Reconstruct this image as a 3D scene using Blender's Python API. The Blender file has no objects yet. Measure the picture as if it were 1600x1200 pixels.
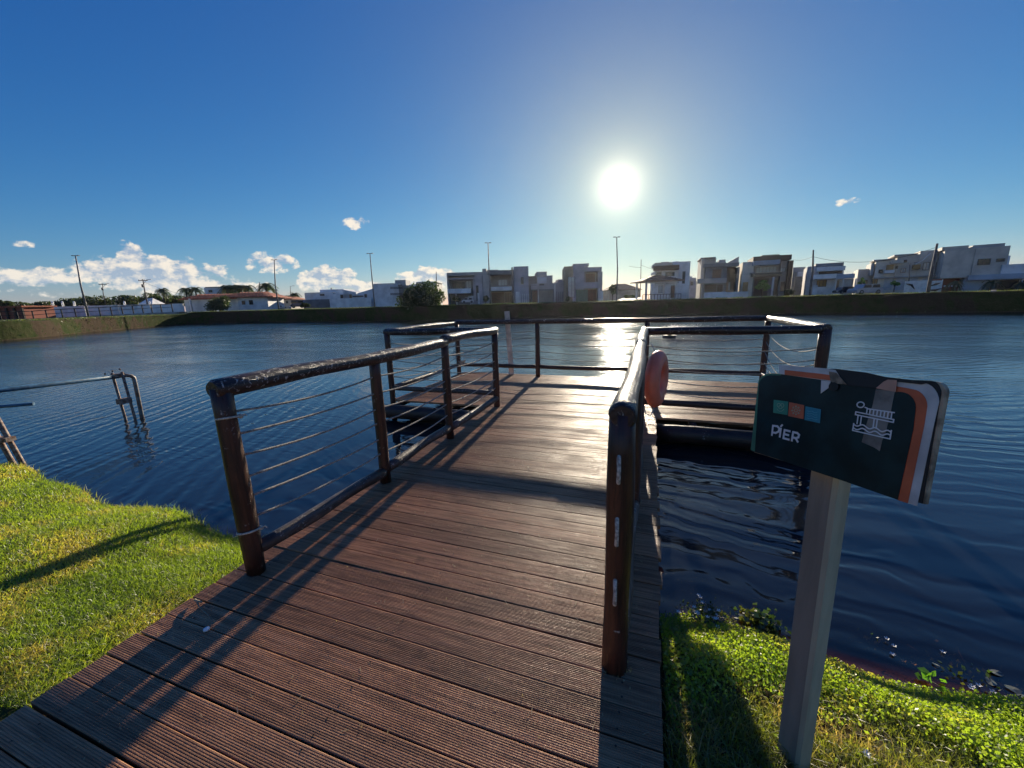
import bpy, math, random
import numpy as np
from mathutils import Vector, Matrix, noise as mnoise

sc = bpy.context.scene
col = sc.collection
random.seed(7)
RNG = np.random.default_rng(11)

# ------------------------------------------------------------------ camera
YAW, PITCH, ROLL, FPX = 0.343131652, 0.204741965, -0.026845027, 611.494498
EYE = np.array([0.0, 0.0, 1.5])
_f = np.array([-math.sin(YAW) * math.cos(PITCH), math.cos(YAW) * math.cos(PITCH), -math.sin(PITCH)])
_r = np.array([math.cos(YAW), math.sin(YAW), 0.0])
_u = np.cross(_r, _f)
CR = math.cos(ROLL) * _r + math.sin(ROLL) * _u
CU = -math.sin(ROLL) * _r + math.cos(ROLL) * _u
CF = _f
RH = np.array([math.cos(YAW), math.sin(YAW), 0.0])      # horizontal right of the view
FH = np.array([-math.sin(YAW), math.cos(YAW), 0.0])     # horizontal forward of the view

cam_data = bpy.data.cameras.new('camera')
cam_data.sensor_fit = 'HORIZONTAL'
cam_data.sensor_width = 36.0
cam_data.lens = FPX / 1600.0 * 36.0
cam_data.clip_start = 0.05
cam_data.clip_end = 8000.0
cam = bpy.data.objects.new('camera', cam_data)
cam.matrix_world = Matrix(((CR[0], CU[0], -CF[0], EYE[0]), (CR[1], CU[1], -CF[1], EYE[1]),
                           (CR[2], CU[2], -CF[2], EYE[2]), (0, 0, 0, 1)))
col.objects.link(cam)
sc.camera = cam


def ray(px, py):
    return CR * (px - 800) / FPX + CU * (600 - py) / FPX + CF


def azel(px, py):
    d = ray(px, py)
    d = d / np.linalg.norm(d)
    return math.atan2(d[0], d[1]), math.asin(d[2])


SUN = ray(967, 290)
SUN = SUN / np.linalg.norm(SUN)
SUN_EL = math.asin(SUN[2])
SUN_AZ = math.atan2(SUN[0], SUN[1])

# ------------------------------------------------------------------ world
world = bpy.data.worlds.new('World')
sc.world = world
world.cycles.sampling_method = 'MANUAL'
world.cycles.sample_map_resolution = 2048
world.use_nodes = True
wt = world.node_tree
wt.nodes.clear()


class NT:
    """tiny helper to write shader maths compactly"""

    def __init__(self, tree):
        self.t = tree

    def n(self, kind, **kw):
        nd = self.t.nodes.new(kind)
        for k, v in kw.items():
            setattr(nd, k, v)
        return nd

    def put(self, sock, v):
        if hasattr(v, 'is_output'):
            self.t.links.new(v, sock)
        elif v is not None:
            if isinstance(v, (tuple, list)) and len(v) == 3 and sock.type == 'RGBA':
                v = (*v, 1)
            sock.default_value = v

    def m(self, op, a, b=None, c=None, clamp=False):
        nd = self.n('ShaderNodeMath', operation=op, use_clamp=clamp)
        self.put(nd.inputs[0], a)
        if b is not None:
            self.put(nd.inputs[1], b)
        if c is not None:
            self.put(nd.inputs[2], c)
        return nd.outputs[0]

    def vm(self, op, a, b=None, out=0, scale=None):
        nd = self.n('ShaderNodeVectorMath', operation=op)
        self.put(nd.inputs[0], a)
        if b is not None:
            self.put(nd.inputs[1], b)
        if scale is not None:
            self.put(nd.inputs['Scale'], scale)
        return nd.outputs[out]

    def mr(self, v, a, b, c=0.0, d=1.0, smooth=True):
        nd = self.n('ShaderNodeMapRange')
        nd.interpolation_type = 'SMOOTHSTEP' if smooth else 'LINEAR'
        self.put(nd.inputs['Value'], v)
        self.put(nd.inputs['From Min'], a)
        self.put(nd.inputs['From Max'], b)
        self.put(nd.inputs['To Min'], c)
        self.put(nd.inputs['To Max'], d)
        return nd.outputs[0]

    def mix(self, f, a, b, blend='MIX'):
        nd = self.n('ShaderNodeMix', data_type='RGBA', blend_type=blend)
        self.put(nd.inputs[0], f)
        self.put(nd.inputs[6], a)
        self.put(nd.inputs[7], b)
        return nd.outputs[2]

    def noise(self, vec, scale, detail=4, rough=.55, dist=0.0, dim='3D', w=None):
        nd = self.n('ShaderNodeTexNoise', noise_dimensions=dim)
        if vec is not None:
            self.put(nd.inputs['Vector'], vec)
        if w is not None:
            self.put(nd.inputs['W'], w)
        self.put(nd.inputs['Scale'], scale)
        self.put(nd.inputs['Detail'], detail)
        self.put(nd.inputs['Roughness'], rough)
        self.put(nd.inputs['Distortion'], dist)
        return nd.outputs['Fac']

    def xyz(self, x, y, z):
        nd = self.n('ShaderNodeCombineXYZ')
        self.put(nd.inputs[0], x)
        self.put(nd.inputs[1], y)
        self.put(nd.inputs[2], z)
        return nd.outputs[0]

    def sep(self, v):
        nd = self.n('ShaderNodeSeparateXYZ')
        self.put(nd.inputs[0], v)
        return nd.outputs


SKY_STRENGTH = 0.10
EXPOSURE = 0.62
UNEXP = 2 ** -0.48
W = NT(wt)
sky = W.n('ShaderNodeTexSky', sky_type='NISHITA')
sky.sun_disc = False
sky.sun_elevation = SUN_EL
sky.sun_rotation = SUN_AZ
sky.altitude = 0.0
sky.air_density = 1.0
sky.dust_density = 0.0
sky.ozone_density = 4.0
tc = W.n('ShaderNodeTexCoord').outputs['Generated']
dirv = W.vm('NORMALIZE', tc)
dx, dy, dz = W.sep(dirv)
# the camera's deep colour: a gentle response curve for each channel of the sky
sr_, sg_, sb_ = W.sep(W.vm('SCALE', sky.outputs[0], scale=SKY_STRENGTH))


def curve(v, k, g):
    return W.m('MULTIPLY', W.m('POWER', W.m('MAXIMUM', v, 0.0), g), k * UNEXP / SKY_STRENGTH)


skyc = W.xyz(curve(sr_, 1.227, 1.65), curve(sg_, .769, 1.10), curve(sb_, .712, .65))
# clouds, by direction
az = W.m('ARCTAN2', dx, dy)
el = W.m('ARCSINE', dz)
cp = W.xyz(az, W.m('MULTIPLY', el, 1.35), 0.0)
n1 = W.noise(cp, 31, 8, .60)
n1b = W.noise(W.vm('ADD', cp, (0.010, 0.012, 0.0)), 31, 8, .60)
n2 = W.noise(cp, 9, 3, .5)
CLOUDS = [  # px, py, half width px, half height px, strength
    (45, 432, 80, 17, .62), (60, 458, 110, 9, .48), (238, 430, 100, 28, 1.0), (205, 402, 24, 20, .95), (165, 425, 50, 20, .8),
    (300, 428, 34, 18, .72), (350, 446, 50, 11, .6), (425, 412, 36, 17, .75), (400, 448, 26, 12, .6), (515, 438, 46, 20, 1.0),
    (568, 447, 40, 10, .7), (668, 434, 48, 17, .9), (728, 440, 26, 13, .6), (552, 347, 22, 11, .62), (1322, 316, 24, 7, .62),
    (36, 380, 22, 7, .42), (1245, 452, 20, 8, .35)]
dens = None
for (px, py, hw, hh, st) in CLOUDS:
    a0, e0 = azel(px, py)
    a1, e1 = azel(px + hw, py)
    a2, e2 = azel(px, py - hh)
    ra, re = math.hypot(a1 - a0, e1 - e0), abs(e2 - e0)
    q = W.m('ADD', W.m('POWER', W.m('DIVIDE', W.m('SUBTRACT', az, a0), ra), 2.0),
            W.m('POWER', W.m('DIVIDE', W.m('SUBTRACT', el, e0), re), 2.0))
    g = W.m('MULTIPLY', W.m('MAXIMUM', W.m('SUBTRACT', 1.0, W.m('MULTIPLY', q, .55)), -1.0), st)
    dens = g if dens is None else W.m('MAXIMUM', dens, g)
# unseen low cumulus belt added outside the frame as fill for shaded fronts
belt = W.m('SUBTRACT', .48, W.m('POWER', W.m('DIVIDE', W.m('SUBTRACT', el, .115), .075), 2.0))
outer = W.mr(W.m('ABSOLUTE', W.m('SUBTRACT', az, -YAW)), 1.0, 1.35)
belt = W.m('ADD', W.m('MULTIPLY', W.m('MAXIMUM', belt, -1.0), outer), W.m('MULTIPLY', W.m('SUBTRACT', 1.0, outer), -1.0))
dens = W.m('MAXIMUM', dens, belt)
field = W.m('ADD', dens, W.m('MULTIPLY', W.m('SUBTRACT', n1, .5), 2.1))
field = W.m('ADD', field, W.m('MULTIPLY', W.m('SUBTRACT', n2, .5), .9))
cmask = W.m('MULTIPLY', W.mr(field, .32, .60), .90)
lit = W.m('ADD', W.m('MULTIPLY', W.m('SUBTRACT', n1, n1b), 5.5), .42)
lit = W.m('ADD', lit, W.m('MULTIPLY', W.m('SUBTRACT', .9, field), .45))
lit = W.m('ADD', lit, W.m('MULTIPLY', W.m('SUBTRACT', n2, .5), .5), clamp=True)
ccol = W.mix(lit, (2.4, 3.0, 3.9), (6.6, 5.9, 5.0))
horizon_pale = W.mr(dz, 0.0, .10, 1.0, 0.0)
ccol = W.mix(W.m('MULTIPLY', horizon_pale, .35), ccol, (3.9, 4.6, 4.9))
skyc = W.mix(cmask, skyc, ccol)
# bright aureole of the low sun
dotp = W.vm('DOT_PRODUCT', dirv, tuple(SUN), out=1)
ang = W.m('DEGREES', W.m('ARCCOSINE', W.m('MINIMUM', dotp, 0.9999999))) if False else \
    W.m('MULTIPLY', W.m('ARCCOSINE', W.m('MINIMUM', dotp, 0.9999999)), 57.29578)
disc = W.mr(ang, 1.1, 1.95, 1.0, 0.0)
aur1 = W.m('EXPONENT', W.m('MULTIPLY', ang, -1 / 1.35))
aur2 = W.m('EXPONENT', W.m('MULTIPLY', ang, -1 / 10.0))


def scaled(c, f):
    return W.vm('SCALE', c, scale=f)


tot = W.vm('ADD', skyc, scaled((1.0, .94, .82), W.m('MULTIPLY', disc, 45.0)))
tot = W.vm('ADD', tot, scaled((1.0, .92, .72), W.m('MULTIPLY', aur1, 15.0)))
tot = W.vm('ADD', tot, scaled((5.6 * UNEXP, 4.5 * UNEXP, .6 * UNEXP), aur2))
bg = W.n('ShaderNodeBackground')
W.put(bg.inputs['Color'], tot)
bg.inputs['Strength'].default_value = SKY_STRENGTH
wout = W.n('ShaderNodeOutputWorld')
wt.links.new(bg.outputs[0], wout.inputs[0])

# ------------------------------------------------------------------ sun
sd = bpy.data.lights.new('sun', 'SUN')
sd.energy = 5.0
sd.angle = math.radians(0.55)
sd.color = (1.0, .86, .66)
so = bpy.data.objects.new('sun', sd)
_e = SUN_EL - math.radians(1.25)
so.rotation_euler = Vector((-math.sin(SUN_AZ) * math.cos(_e), -math.cos(SUN_AZ) * math.cos(_e), -math.sin(_e))).to_track_quat('-Z', 'Y').to_euler()
so.location = (0, 0, 30)
col.objects.link(so)

sc.view_settings.view_transform = 'Standard'
sc.view_settings.look = 'None'
sc.view_settings.gamma = 1
sc.view_settings.use_curve_mapping = False
sc.view_settings.exposure = EXPOSURE
sc.render.engine = 'CYCLES'
sc.cycles.use_denoising = True
sc.cycles.denoising_prefilter = 'ACCURATE'
sc.cycles.use_light_tree = False
sc.cycles.max_bounces = 8
sc.cycles.transparent_max_bounces = 12
sc.cycles.sample_clamp_indirect = 2.0
sc.cycles.sample_clamp_direct = 50.0
sc.cycles.caustics_reflective = False
sc.cycles.caustics_refractive = False

# ------------------------------------------------------------------ materials
MATS = {}


def M(name, colr, rough=.7, var=.15, scale=6.0, bump=.0, bscale=None, metal=0.0, col2=None, spec=.5,
      stretch=(1, 1, 1), rand=0.0, coat=0.0, detail=5, lo=.35, hi=.65, coords='Object'):
    if name in MATS:
        return MATS[name]
    m = bpy.data.materials.new(name)
    m.use_nodes = True
    t = m.node_tree
    N = NT(t)
    b = t.nodes['Principled BSDF']
    b.inputs['Roughness'].default_value = rough
    b.inputs['Metallic'].default_value = metal
    b.inputs['Specular IOR Level'].default_value = spec
    b.inputs['Coat Weight'].default_value = coat
    b.inputs['Coat Roughness'].default_value = .2
    v = N.n('ShaderNodeTexCoord').outputs[coords]
    v = N.vm('MULTIPLY', v, stretch)
    if rand:
        oi = N.n('ShaderNodeObjectInfo')
        v = N.vm('ADD', v, N.xyz(N.m('MULTIPLY', oi.outputs['Random'], 37.0), N.m('MULTIPLY', oi.outputs['Random'], 91.0), 0.0))
    nz = N.noise(v, scale, detail)
    f = N.mr(nz, lo, hi)
    c1 = tuple(colr)
    c2 = tuple(col2) if col2 else tuple(max(0, x * (1 - 2 * var)) for x in colr)
    if not col2:
        c1 = tuple(min(1, x * (1 + var)) for x in colr)
    c = N.mix(f, c1, c2)
    if rand:
        k = N.m('MULTIPLY_ADD', oi.outputs['Random'], rand, 1 - rand / 2)
        c = N.vm('SCALE', c, scale=k)
    N.put(b.inputs['Base Color'], c)
    if bump:
        bn = N.n('ShaderNodeBump')
        bn.inputs['Strength'].default_value = 1.0
        bn.inputs['Distance'].default_value = bump
        N.put(bn.inputs['Height'], N.noise(v, bscale or scale * 3, 5, .6))
        N.put(b.inputs['Normal'], bn.outputs[0])
    MATS[name] = m
    return m


def deck_material():
    m = bpy.data.materials.new('weathered_deck_wood')
    m.use_nodes = True
    t = m.node_tree
    N = NT(t)
    b = t.nodes['Principled BSDF']
    oi = N.n('ShaderNodeObjectInfo')
    rnd = oi.outputs['Random']
    geo = N.n('ShaderNodeNewGeometry')
    pos = geo.outputs['Position']
    off = N.xyz(N.m('MULTIPLY', rnd, 61.0), N.m('MULTIPLY', rnd, 17.0), 0.0)
    grain = N.noise(N.vm('ADD', N.vm('MULTIPLY', pos, (1.6, 45.0, 20.0)), off), 3.0, 6, .6)
    streak = N.noise(N.vm('ADD', N.vm('MULTIPLY', pos, (.7, 13.0, 1.0)), off), 3.2, 6, .65)
    blotch = N.noise(pos, 2.3, 6, .62)
    blotch2 = N.noise(N.vm('ADD', pos, off), 7.0, 5, .65)
    speck = N.noise(pos, 210.0, 3, .7)
    c = N.mix(N.mr(grain, .3, .7), (.49, .240, .120), (.275, .130, .066))
    c = N.mix(N.m('MULTIPLY', N.mr(streak, .42, .62), .42), c, (.045, .022, .014))
    c = N.mix(N.m('MULTIPLY', N.mr(streak, .52, .32), .35), c, (.42, .25, .15))
    c = N.mix(N.m('MULTIPLY', N.mr(blotch, .50, .72), .55), c, (.27, .16, .10))
    c = N.mix(N.m('MULTIPLY', N.mr(blotch2, .55, .75), .45), c, (.060, .028, .020))
    c = N.mix(N.m('MULTIPLY', N.mr(speck, .60, .74), .35), c, (.26, .20, .15))
    c = N.vm('SCALE', c, scale=N.m('MULTIPLY_ADD', rnd, .5, .78))
    N.put(b.inputs['Base Color'], c)
    N.put(b.inputs['Roughness'], N.m('ADD', N.m('ADD', N.mr(blotch, .35, .7, .40, .58), N.m('MULTIPLY', N.m('SUBTRACT', streak, .5), .45)), N.m('MULTIPLY', N.m('SUBTRACT', speck, .5), .35)))
    b.inputs['Specular IOR Level'].default_value = .28
    bn = N.n('ShaderNodeBump')
    bn.inputs['Distance'].default_value = .0022
    N.put(bn.inputs['Height'], N.m('ADD', N.m('MULTIPLY', grain, .5), N.m('MULTIPLY', speck, .7)))
    N.put(b.inputs['Normal'], bn.outputs[0])
    return m


def log_material(name, base, dark, pale, pale_amt, rough, zdir=(1, 1, 1)):
    """round timber: brown varnish, darkened and flaking pale in patches"""
    m = bpy.data.materials.new(name)
    m.use_nodes = True
    t = m.node_tree
    N = NT(t)
    b = t.nodes['Principled BSDF']
    pos = N.n('ShaderNodeNewGeometry').outputs['Position']
    g = N.noise(N.vm('MULTIPLY', pos, zdir), 12.0, 7, .65)
    crack = N.mr(N.noise(N.vm('MULTIPLY', pos, tuple(q * 2.2 for q in zdir)), 14.0, 5, .7), .60, .68)
    p = N.noise(pos, 8.0, 7, .7)
    p2 = N.noise(pos, 38.0, 6, .7, dist=.6)
    s = N.noise(pos, 3.0, 4)
    c = N.mix(N.mr(g, .35, .65), base, dark)
    c = N.mix(N.m('MULTIPLY', N.mr(s, .45, .65), .6), c, tuple(x * .4 for x in dark))
    pm = N.m('MULTIPLY', N.mr(p2, .56, .62), N.mr(p, .60 - .2 * pale_amt, .66 - .2 * pale_amt))
    c = N.mix(N.m('MULTIPLY', crack, .7), c, tuple(x * .25 for x in dark))
    c = N.mix(pm, c, pale)
    N.put(b.inputs['Base Color'], c)
    N.put(b.inputs['Roughness'], N.m('ADD', rough, N.m('MULTIPLY', pm, .35)))
    bn = N.n('ShaderNodeBump')
    bn.inputs['Distance'].default_value = .0045
    N.put(bn.inputs['Height'], N.m('SUBTRACT', N.m('ADD', N.m('MULTIPLY', g, .7), N.m('MULTIPLY', N.m('ADD', p2, pm), .35)), N.m('MULTIPLY', crack, .6)))
    N.put(b.inputs['Normal'], bn.outputs[0])
    MATS[name] = m
    return m


def leaf_material(name, c1, c2, dry=(.30, .22, .09), trans=.45, scale=1.2, dry_amt=.5, rough=.45, tgain=2.3):
    m = bpy.data.materials.new(name)
    m.use_nodes = True
    t = m.node_tree
    t.nodes.clear()
    N = NT(t)
    at = N.n('ShaderNodeAttribute')
    at.attribute_name = 'rnd'
    rnd = at.outputs['Fac']
    pos = N.n('ShaderNodeNewGeometry').outputs['Position']
    nz = N.noise(pos, scale, 5, .6)
    f = N.m('ADD', N.m('MULTIPLY', rnd, .6), N.m('MULTIPLY', N.mr(nz, .3, .7), .4))
    c = N.mix(f, c1, c2)
    nd = N.noise(pos, scale * .8, 5, .65)
    dm = N.m('MULTIPLY', N.mr(N.m('ADD', nd, N.m('MULTIPLY', rnd, .16)), .60, .72), dry_amt)
    c = N.mix(dm, c, dry)
    df = N.n('ShaderNodeBsdfDiffuse')
    N.put(df.inputs['Color'], c)
    tr = N.n('ShaderNodeBsdfTranslucent')
    N.put(tr.inputs['Color'], N.mix(1.0, N.vm('SCALE', c, scale=tgain), (1.0, .98, .42), blend='MULTIPLY'))
    gl = N.n('ShaderNodeBsdfGlossy')
    gl.inputs['Roughness'].default_value = rough
    gl.inputs['Color'].default_value = (1, 1, 1, 1)
    mx = N.n('ShaderNodeMixShader')
    mx.inputs[0].default_value = trans
    t.links.new(df.outputs[0], mx.inputs[1])
    t.links.new(tr.outputs[0], mx.inputs[2])
    mx2 = N.n('ShaderNodeMixShader')
    mx2.inputs[0].default_value = .06
    t.links.new(mx.outputs[0], mx2.inputs[1])
    t.links.new(gl.outputs[0], mx2.inputs[2])
    o = N.n('ShaderNodeOutputMaterial')
    t.links.new(mx2.outputs[0], o.inputs[0])
    MATS[name] = m
    return m


def water_material():
    m = bpy.data.materials.new('lake_water')
    m.use_nodes = True
    t = m.node_tree
    t.nodes.clear()
    N = NT(t)
    pos = N.n('ShaderNodeNewGeometry').outputs['Position']
    x, y, z = N.sep(pos)
    # rings that spread from the fountain, wind ripples across them
    ddx, ddy = N.m('SUBTRACT', x, 1.4), N.m('SUBTRACT', y, 23.0)
    warp = N.m('MULTIPLY', N.m('SUBTRACT', N.noise(pos, .55, 4, .55), .5), 1.0)
    rr = N.m('ADD', N.m('SQRT', N.m('ADD', N.m('MULTIPLY', ddx, ddx), N.m('MULTIPLY', ddy, ddy))), warp)
    w1 = N.m('SINE', N.m('MULTIPLY', rr, 6.28 / .26))
    w2 = N.m('SINE', N.m('MULTIPLY', N.m('ADD', rr, N.m('MULTIPLY', warp, .8)), 6.28 / .135))
    amp = N.mr(N.noise(pos, .35, 3, .5), .25, .75, .35, 1.0)
    # a second train of wavelets runs along the left shore
    left = N.mr(x, -1.0, -5.0, 0.0, 1.0)
    ph = N.m('ADD', N.m('ADD', N.m('MULTIPLY', x, .87), N.m('MULTIPLY', y, .49)), N.m('MULTIPLY', warp, .55))
    wl = N.m('ADD', N.m('SINE', N.m('MULTIPLY', ph, 6.28 / .24)), N.m('MULTIPLY', N.m('SINE', N.m('MULTIPLY', N.m('ADD', ph, N.m('MULTIPLY', warp, .4)), 6.28 / .15)), .45))
    w1 = N.m('ADD', N.m('MULTIPLY', w1, N.m('SUBTRACT', 1.0, N.m('MULTIPLY', left, .75))), N.m('MULTIPLY', wl, N.m('MULTIPLY', left, .8)))
    wind = N.noise(N.vm('MULTIPLY', pos, (1.0, 2.0, 1.0)), 1.9, 6, .58)
    fine = N.noise(N.vm('MULTIPLY', pos, (1.0, 1.5, 1.0)), 6.5, 4, .6)
    d2 = N.m('SQRT', N.m('ADD', N.m('MULTIPLY', x, x), N.m('MULTIPLY', y, y)))
    near = N.mr(d2, 5.0, 30.0, 1.0, .5)
    gust = N.mr(N.noise(N.vm('MULTIPLY', pos, (.5, 1.0, 1.0)), .22, 4, .6), .32, .68, .3, 1.6)
    swell = N.noise(N.vm('MULTIPLY', pos, (.8, 1.6, 1.0)), .8, 3, .5)
    far = N.mr(d2, 3.5, 20.0, .05, 1.0)
    far = N.m('ADD', far, N.mr(d2, 22.0, 42.0, 0.0, .8))
    h = N.m('MULTIPLY', N.m('MULTIPLY', w1, amp), .0030)
    h = N.m('ADD', h, N.m('MULTIPLY', N.m('MULTIPLY', w2, amp), .0009))
    h = N.m('MULTIPLY', h, near)
    # choppy patch where the fountain's spray falls back and drifts down wind
    chop = N.m('EXPONENT', N.m('MULTIPLY', N.m('ADD', N.m('POWER', N.m('DIVIDE', N.m('SUBTRACT', x, 2.1), 1.9), 2.0), N.m('POWER', N.m('DIVIDE', N.m('SUBTRACT', y, 19.6), 2.6), 2.0)), -1.0))
    h = N.m('ADD', h, N.m('MULTIPLY', N.m('MULTIPLY', N.noise(pos, 7.0, 4, .7), chop), .085))
    h = N.m('ADD', h, N.m('MULTIPLY', N.m('MULTIPLY', N.m('ADD', N.m('MULTIPLY', wind, .020), N.m('MULTIPLY', fine, .0150)), far), gust))
    h = N.m('ADD', h, N.m('MULTIPLY', N.m('ADD', N.m('MULTIPLY', swell, .026), N.m('MULTIPLY', N.noise(N.vm('MULTIPLY', pos, (.6, 1.0, 1.0)), .33, 3, .5), .07)), N.mr(d2, 7.0, 30.0, .0, 1.0)))
    bn = N.n('ShaderNodeBump')
    bn.inputs['Strength'].default_value = 1.0
    bn.inputs['Distance'].default_value = 1.0
    N.put(bn.inputs['Height'], h)
    nrm = bn.outputs[0]
    fr = N.n('ShaderNodeFresnel')
    fr.inputs['IOR'].default_value = 1.58
    N.put(fr.inputs['Normal'], nrm)
    gl = N.n('ShaderNodeBsdfGlossy')
    gl.inputs['Roughness'].default_value = .055
    gl.inputs['Color'].default_value = (1, 1, 1, 1)
    N.put(gl.inputs['Normal'], nrm)
    # murky body: clear amber over the shallows, dark further out
    body = N.n('ShaderNodeBsdfDiffuse')
    N.put(body.inputs['Color'], (.011, .014, .018))
    tr = N.n('ShaderNodeBsdfTransparent')
    N.put(tr.inputs['Color'], (.80, .52, .24))
    shallow = N.mr(N.m('ADD', y, N.m('MULTIPLY', N.noise(pos, 1.3, 3), .5)), 2.25, 3.1, 1.0, 0.0)
    amber = N.m('MULTIPLY', N.mr(x, 2.2, 1.0), N.mr(x, -2.4, -1.9))
    shallow = N.m('MULTIPLY', shallow, N.m('ADD', .22, N.m('MULTIPLY', amber, .70)))
    mb = N.n('ShaderNodeMixShader')
    N.put(mb.inputs[0], shallow)
    t.links.new(body.outputs[0], mb.inputs[1])
    t.links.new(tr.outputs[0], mb.inputs[2])
    ms = N.n('ShaderNodeMixShader')
    bf = N.n('ShaderNodeNewGeometry').outputs['Backfacing']
    N.put(ms.inputs[0], N.m('MULTIPLY', fr.outputs[0], N.m('SUBTRACT', 1.0, N.m('MULTIPLY', bf, .8))))
    t.links.new(mb.outputs[0], ms.inputs[1])
    t.links.new(gl.outputs[0], ms.inputs[2])
    o = N.n('ShaderNodeOutputMaterial')
    t.links.new(ms.outputs[0], o.inputs[0])
    return m


def soil_material(name, grass1, grass2, soil, amt, scale):
    m = bpy.data.materials.new(name)
    m.use_nodes = True
    t = m.node_tree
    N = NT(t)
    b = t.nodes['Principled BSDF']
    b.inputs['Roughness'].default_value = .95
    b.inputs['Specular IOR Level'].default_value = .1
    pos = N.n('ShaderNodeNewGeometry').outputs['Position']
    a = N.noise(pos, scale, 7, .65)
    bb = N.noise(pos, scale * 6, 6, .7)
    c = N.mix(N.mr(bb, .35, .65), grass1, grass2)
    c = N.mix(N.mr(N.m('ADD', a, N.m('MULTIPLY', bb, .2)), .62 - amt, .70 - amt), c, soil)
    z = N.sep(pos)[2]
    c = N.mix(N.mr(z, -.30, -.12, .9, 0.0), c, soil)
    c = N.mix(N.mr(z, -.27, -.31), c, (.12, .072, .028))
    N.put(b.inputs['Base Color'], c)
    bn = N.n('ShaderNodeBump')
    bn.inputs['Distance'].default_value = .12 if scale < 1 else .03
    N.put(bn.inputs['Height'], bb)
    N.put(b.inputs['Normal'], bn.outputs[0])
    MATS[name] = m
    return m


# ------------------------------------------------------------------ mesh tools
class MB:
    def __init__(self):
        self.v, self.f, self.smooth = [], [], []

    def add(self, vs, fs, smooth=False):
        o = len(self.v)
        self.v += [tuple(map(float, p)) for p in vs]
        self.f += [tuple(i + o for i in f) for f in fs]
        self.smooth += [smooth] * len(fs)
        return self

    def box(self, x0, y0, z0, x1, y1, z1):
        v = [(x, y, z) for z in (z0, z1) for y in (y0, y1) for x in (x0, x1)]
        return self.add(v, [(0, 2, 3, 1), (4, 5, 7, 6), (0, 1, 5, 4), (2, 6, 7, 3), (0, 4, 6, 2), (1, 3, 7, 5)])

    def obox(self, c, ex, ey, ez, sx, sy, sz):
        c, ex, ey, ez = map(np.array, (c, ex, ey, ez))
        v = [c + ex * sx * a + ey * sy * b + ez * sz * d for d in (-.5, .5) for b in (-.5, .5) for a in (-.5, .5)]
        return self.add(v, [(0, 2, 3, 1), (4, 5, 7, 6), (0, 1, 5, 4), (2, 6, 7, 3), (0, 4, 6, 2), (1, 3, 7, 5)])

    def tube(self, pts, rad, n=8, jit=0.0, seed=0, cap=True, smooth=True, round_end=False):
        pts = [np.array(p, float) for p in pts]
        rad = list(rad) if hasattr(rad, '__len__') else [rad] * len(pts)
        if round_end:
            a, b2 = pts[0], pts[-1]
            da = (pts[1] - a) / np.linalg.norm(pts[1] - a)
            db = (pts[-2] - b2) / np.linalg.norm(pts[-2] - b2)
            pts = [a + da * rad[0] * .05, a + da * rad[0] * .35] + pts[1:-1] + [b2 + db * rad[-1] * .35, b2 + db * rad[-1] * .05]
            rad = [rad[0] * .8, rad[0]] + rad[1:-1] + [rad[-1], rad[-1] * .8]
        k = len(pts)
        T = []
        for i in range(k):
            d = pts[min(i + 1, k - 1)] - pts[max(i - 1, 0)]
            T.append(d / (np.linalg.norm(d) + 1e-12))
        up = np.array([0, 0, 1.0]) if abs(T[0][2]) < .9 else np.array([1.0, 0, 0])
        s = np.cross(T[0], up)
        s /= np.linalg.norm(s)
        vs = []
        for i in range(k):
            s = s - T[i] * np.dot(s, T[i])
            s /= np.linalg.norm(s)
            w = np.cross(s, T[i])
            for j in range(n):
                a = 2 * math.pi * j / n
                r = rad[i]
                if jit:
                    r *= 1 + jit * mnoise.noise(Vector((math.cos(a) * 1.3 + seed * 7.1, math.sin(a) * 1.3, i * .45 + seed * 3.3)))
                vs.append(pts[i] + (s * math.cos(a) + w * math.sin(a)) * r)
        fs = [(i * n + j, i * n + (j + 1) % n, (i + 1) * n + (j + 1) % n, (i + 1) * n + j) for i in range(k - 1) for j in range(n)]
        self.add(vs, fs, smooth)
        if cap:
            o = len(self.v) - len(vs)
            self.f.append(tuple(o + j for j in range(n))[::-1])
            self.f.append(tuple(o + (k - 1) * n + j for j in range(n)))
            self.smooth += [False, False]
        return self

    def prism(self, poly, z0, z1, frame=None):
        """poly in 2-D; frame=(origin, ex, ey, en) puts it in space, z along en"""
        n = len(poly)
        vs = [(p[0], p[1], z0) for p in poly] + [(p[0], p[1], z1) for p in poly]
        if frame:
            o, ex, ey, en = map(np.array, frame)
            vs = [o + ex * a + ey * b + en * c for a, b, c in vs]
        fs = [tuple(range(n))[::-1], tuple(range(n, 2 * n))] + [(i, (i + 1) % n, n + (i + 1) % n, n + i) for i in range(n)]
        return self.add(vs, fs)

    def sphere(self, c, r, n=8, m=6, sq=(1, 1, 1)):
        vs = [(c[0], c[1], c[2] + r * sq[2])]
        for i in range(1, m):
            t = math.pi * i / m
            for j in range(n):
                a = 2 * math.pi * j / n
                vs.append((c[0] + r * sq[0] * math.sin(t) * math.cos(a), c[1] + r * sq[1] * math.sin(t) * math.sin(a), c[2] + r * sq[2] * math.cos(t)))
        vs.append((c[0], c[1], c[2] - r * sq[2]))
        fs = [(0, 1 + j, 1 + (j + 1) % n) for j in range(n)]
        for i in range(m - 2):
            fs += [(1 + i * n + j, 1 + (i + 1) * n + j, 1 + (i + 1) * n + (j + 1) % n, 1 + i * n + (j + 1) % n) for j in range(n)]
        l = len(vs) - 1
        fs += [(l, l - n + (j + 1) % n, l - n + j) for j in range(n)]
        return self.add(vs, fs, True)

    def mesh(self, name):
        me = bpy.data.meshes.new(name)
        me.from_pydata(self.v, [], self.f)
        me.polygons.foreach_set('use_smooth', self.smooth)
        me.update()
        return me

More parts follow.
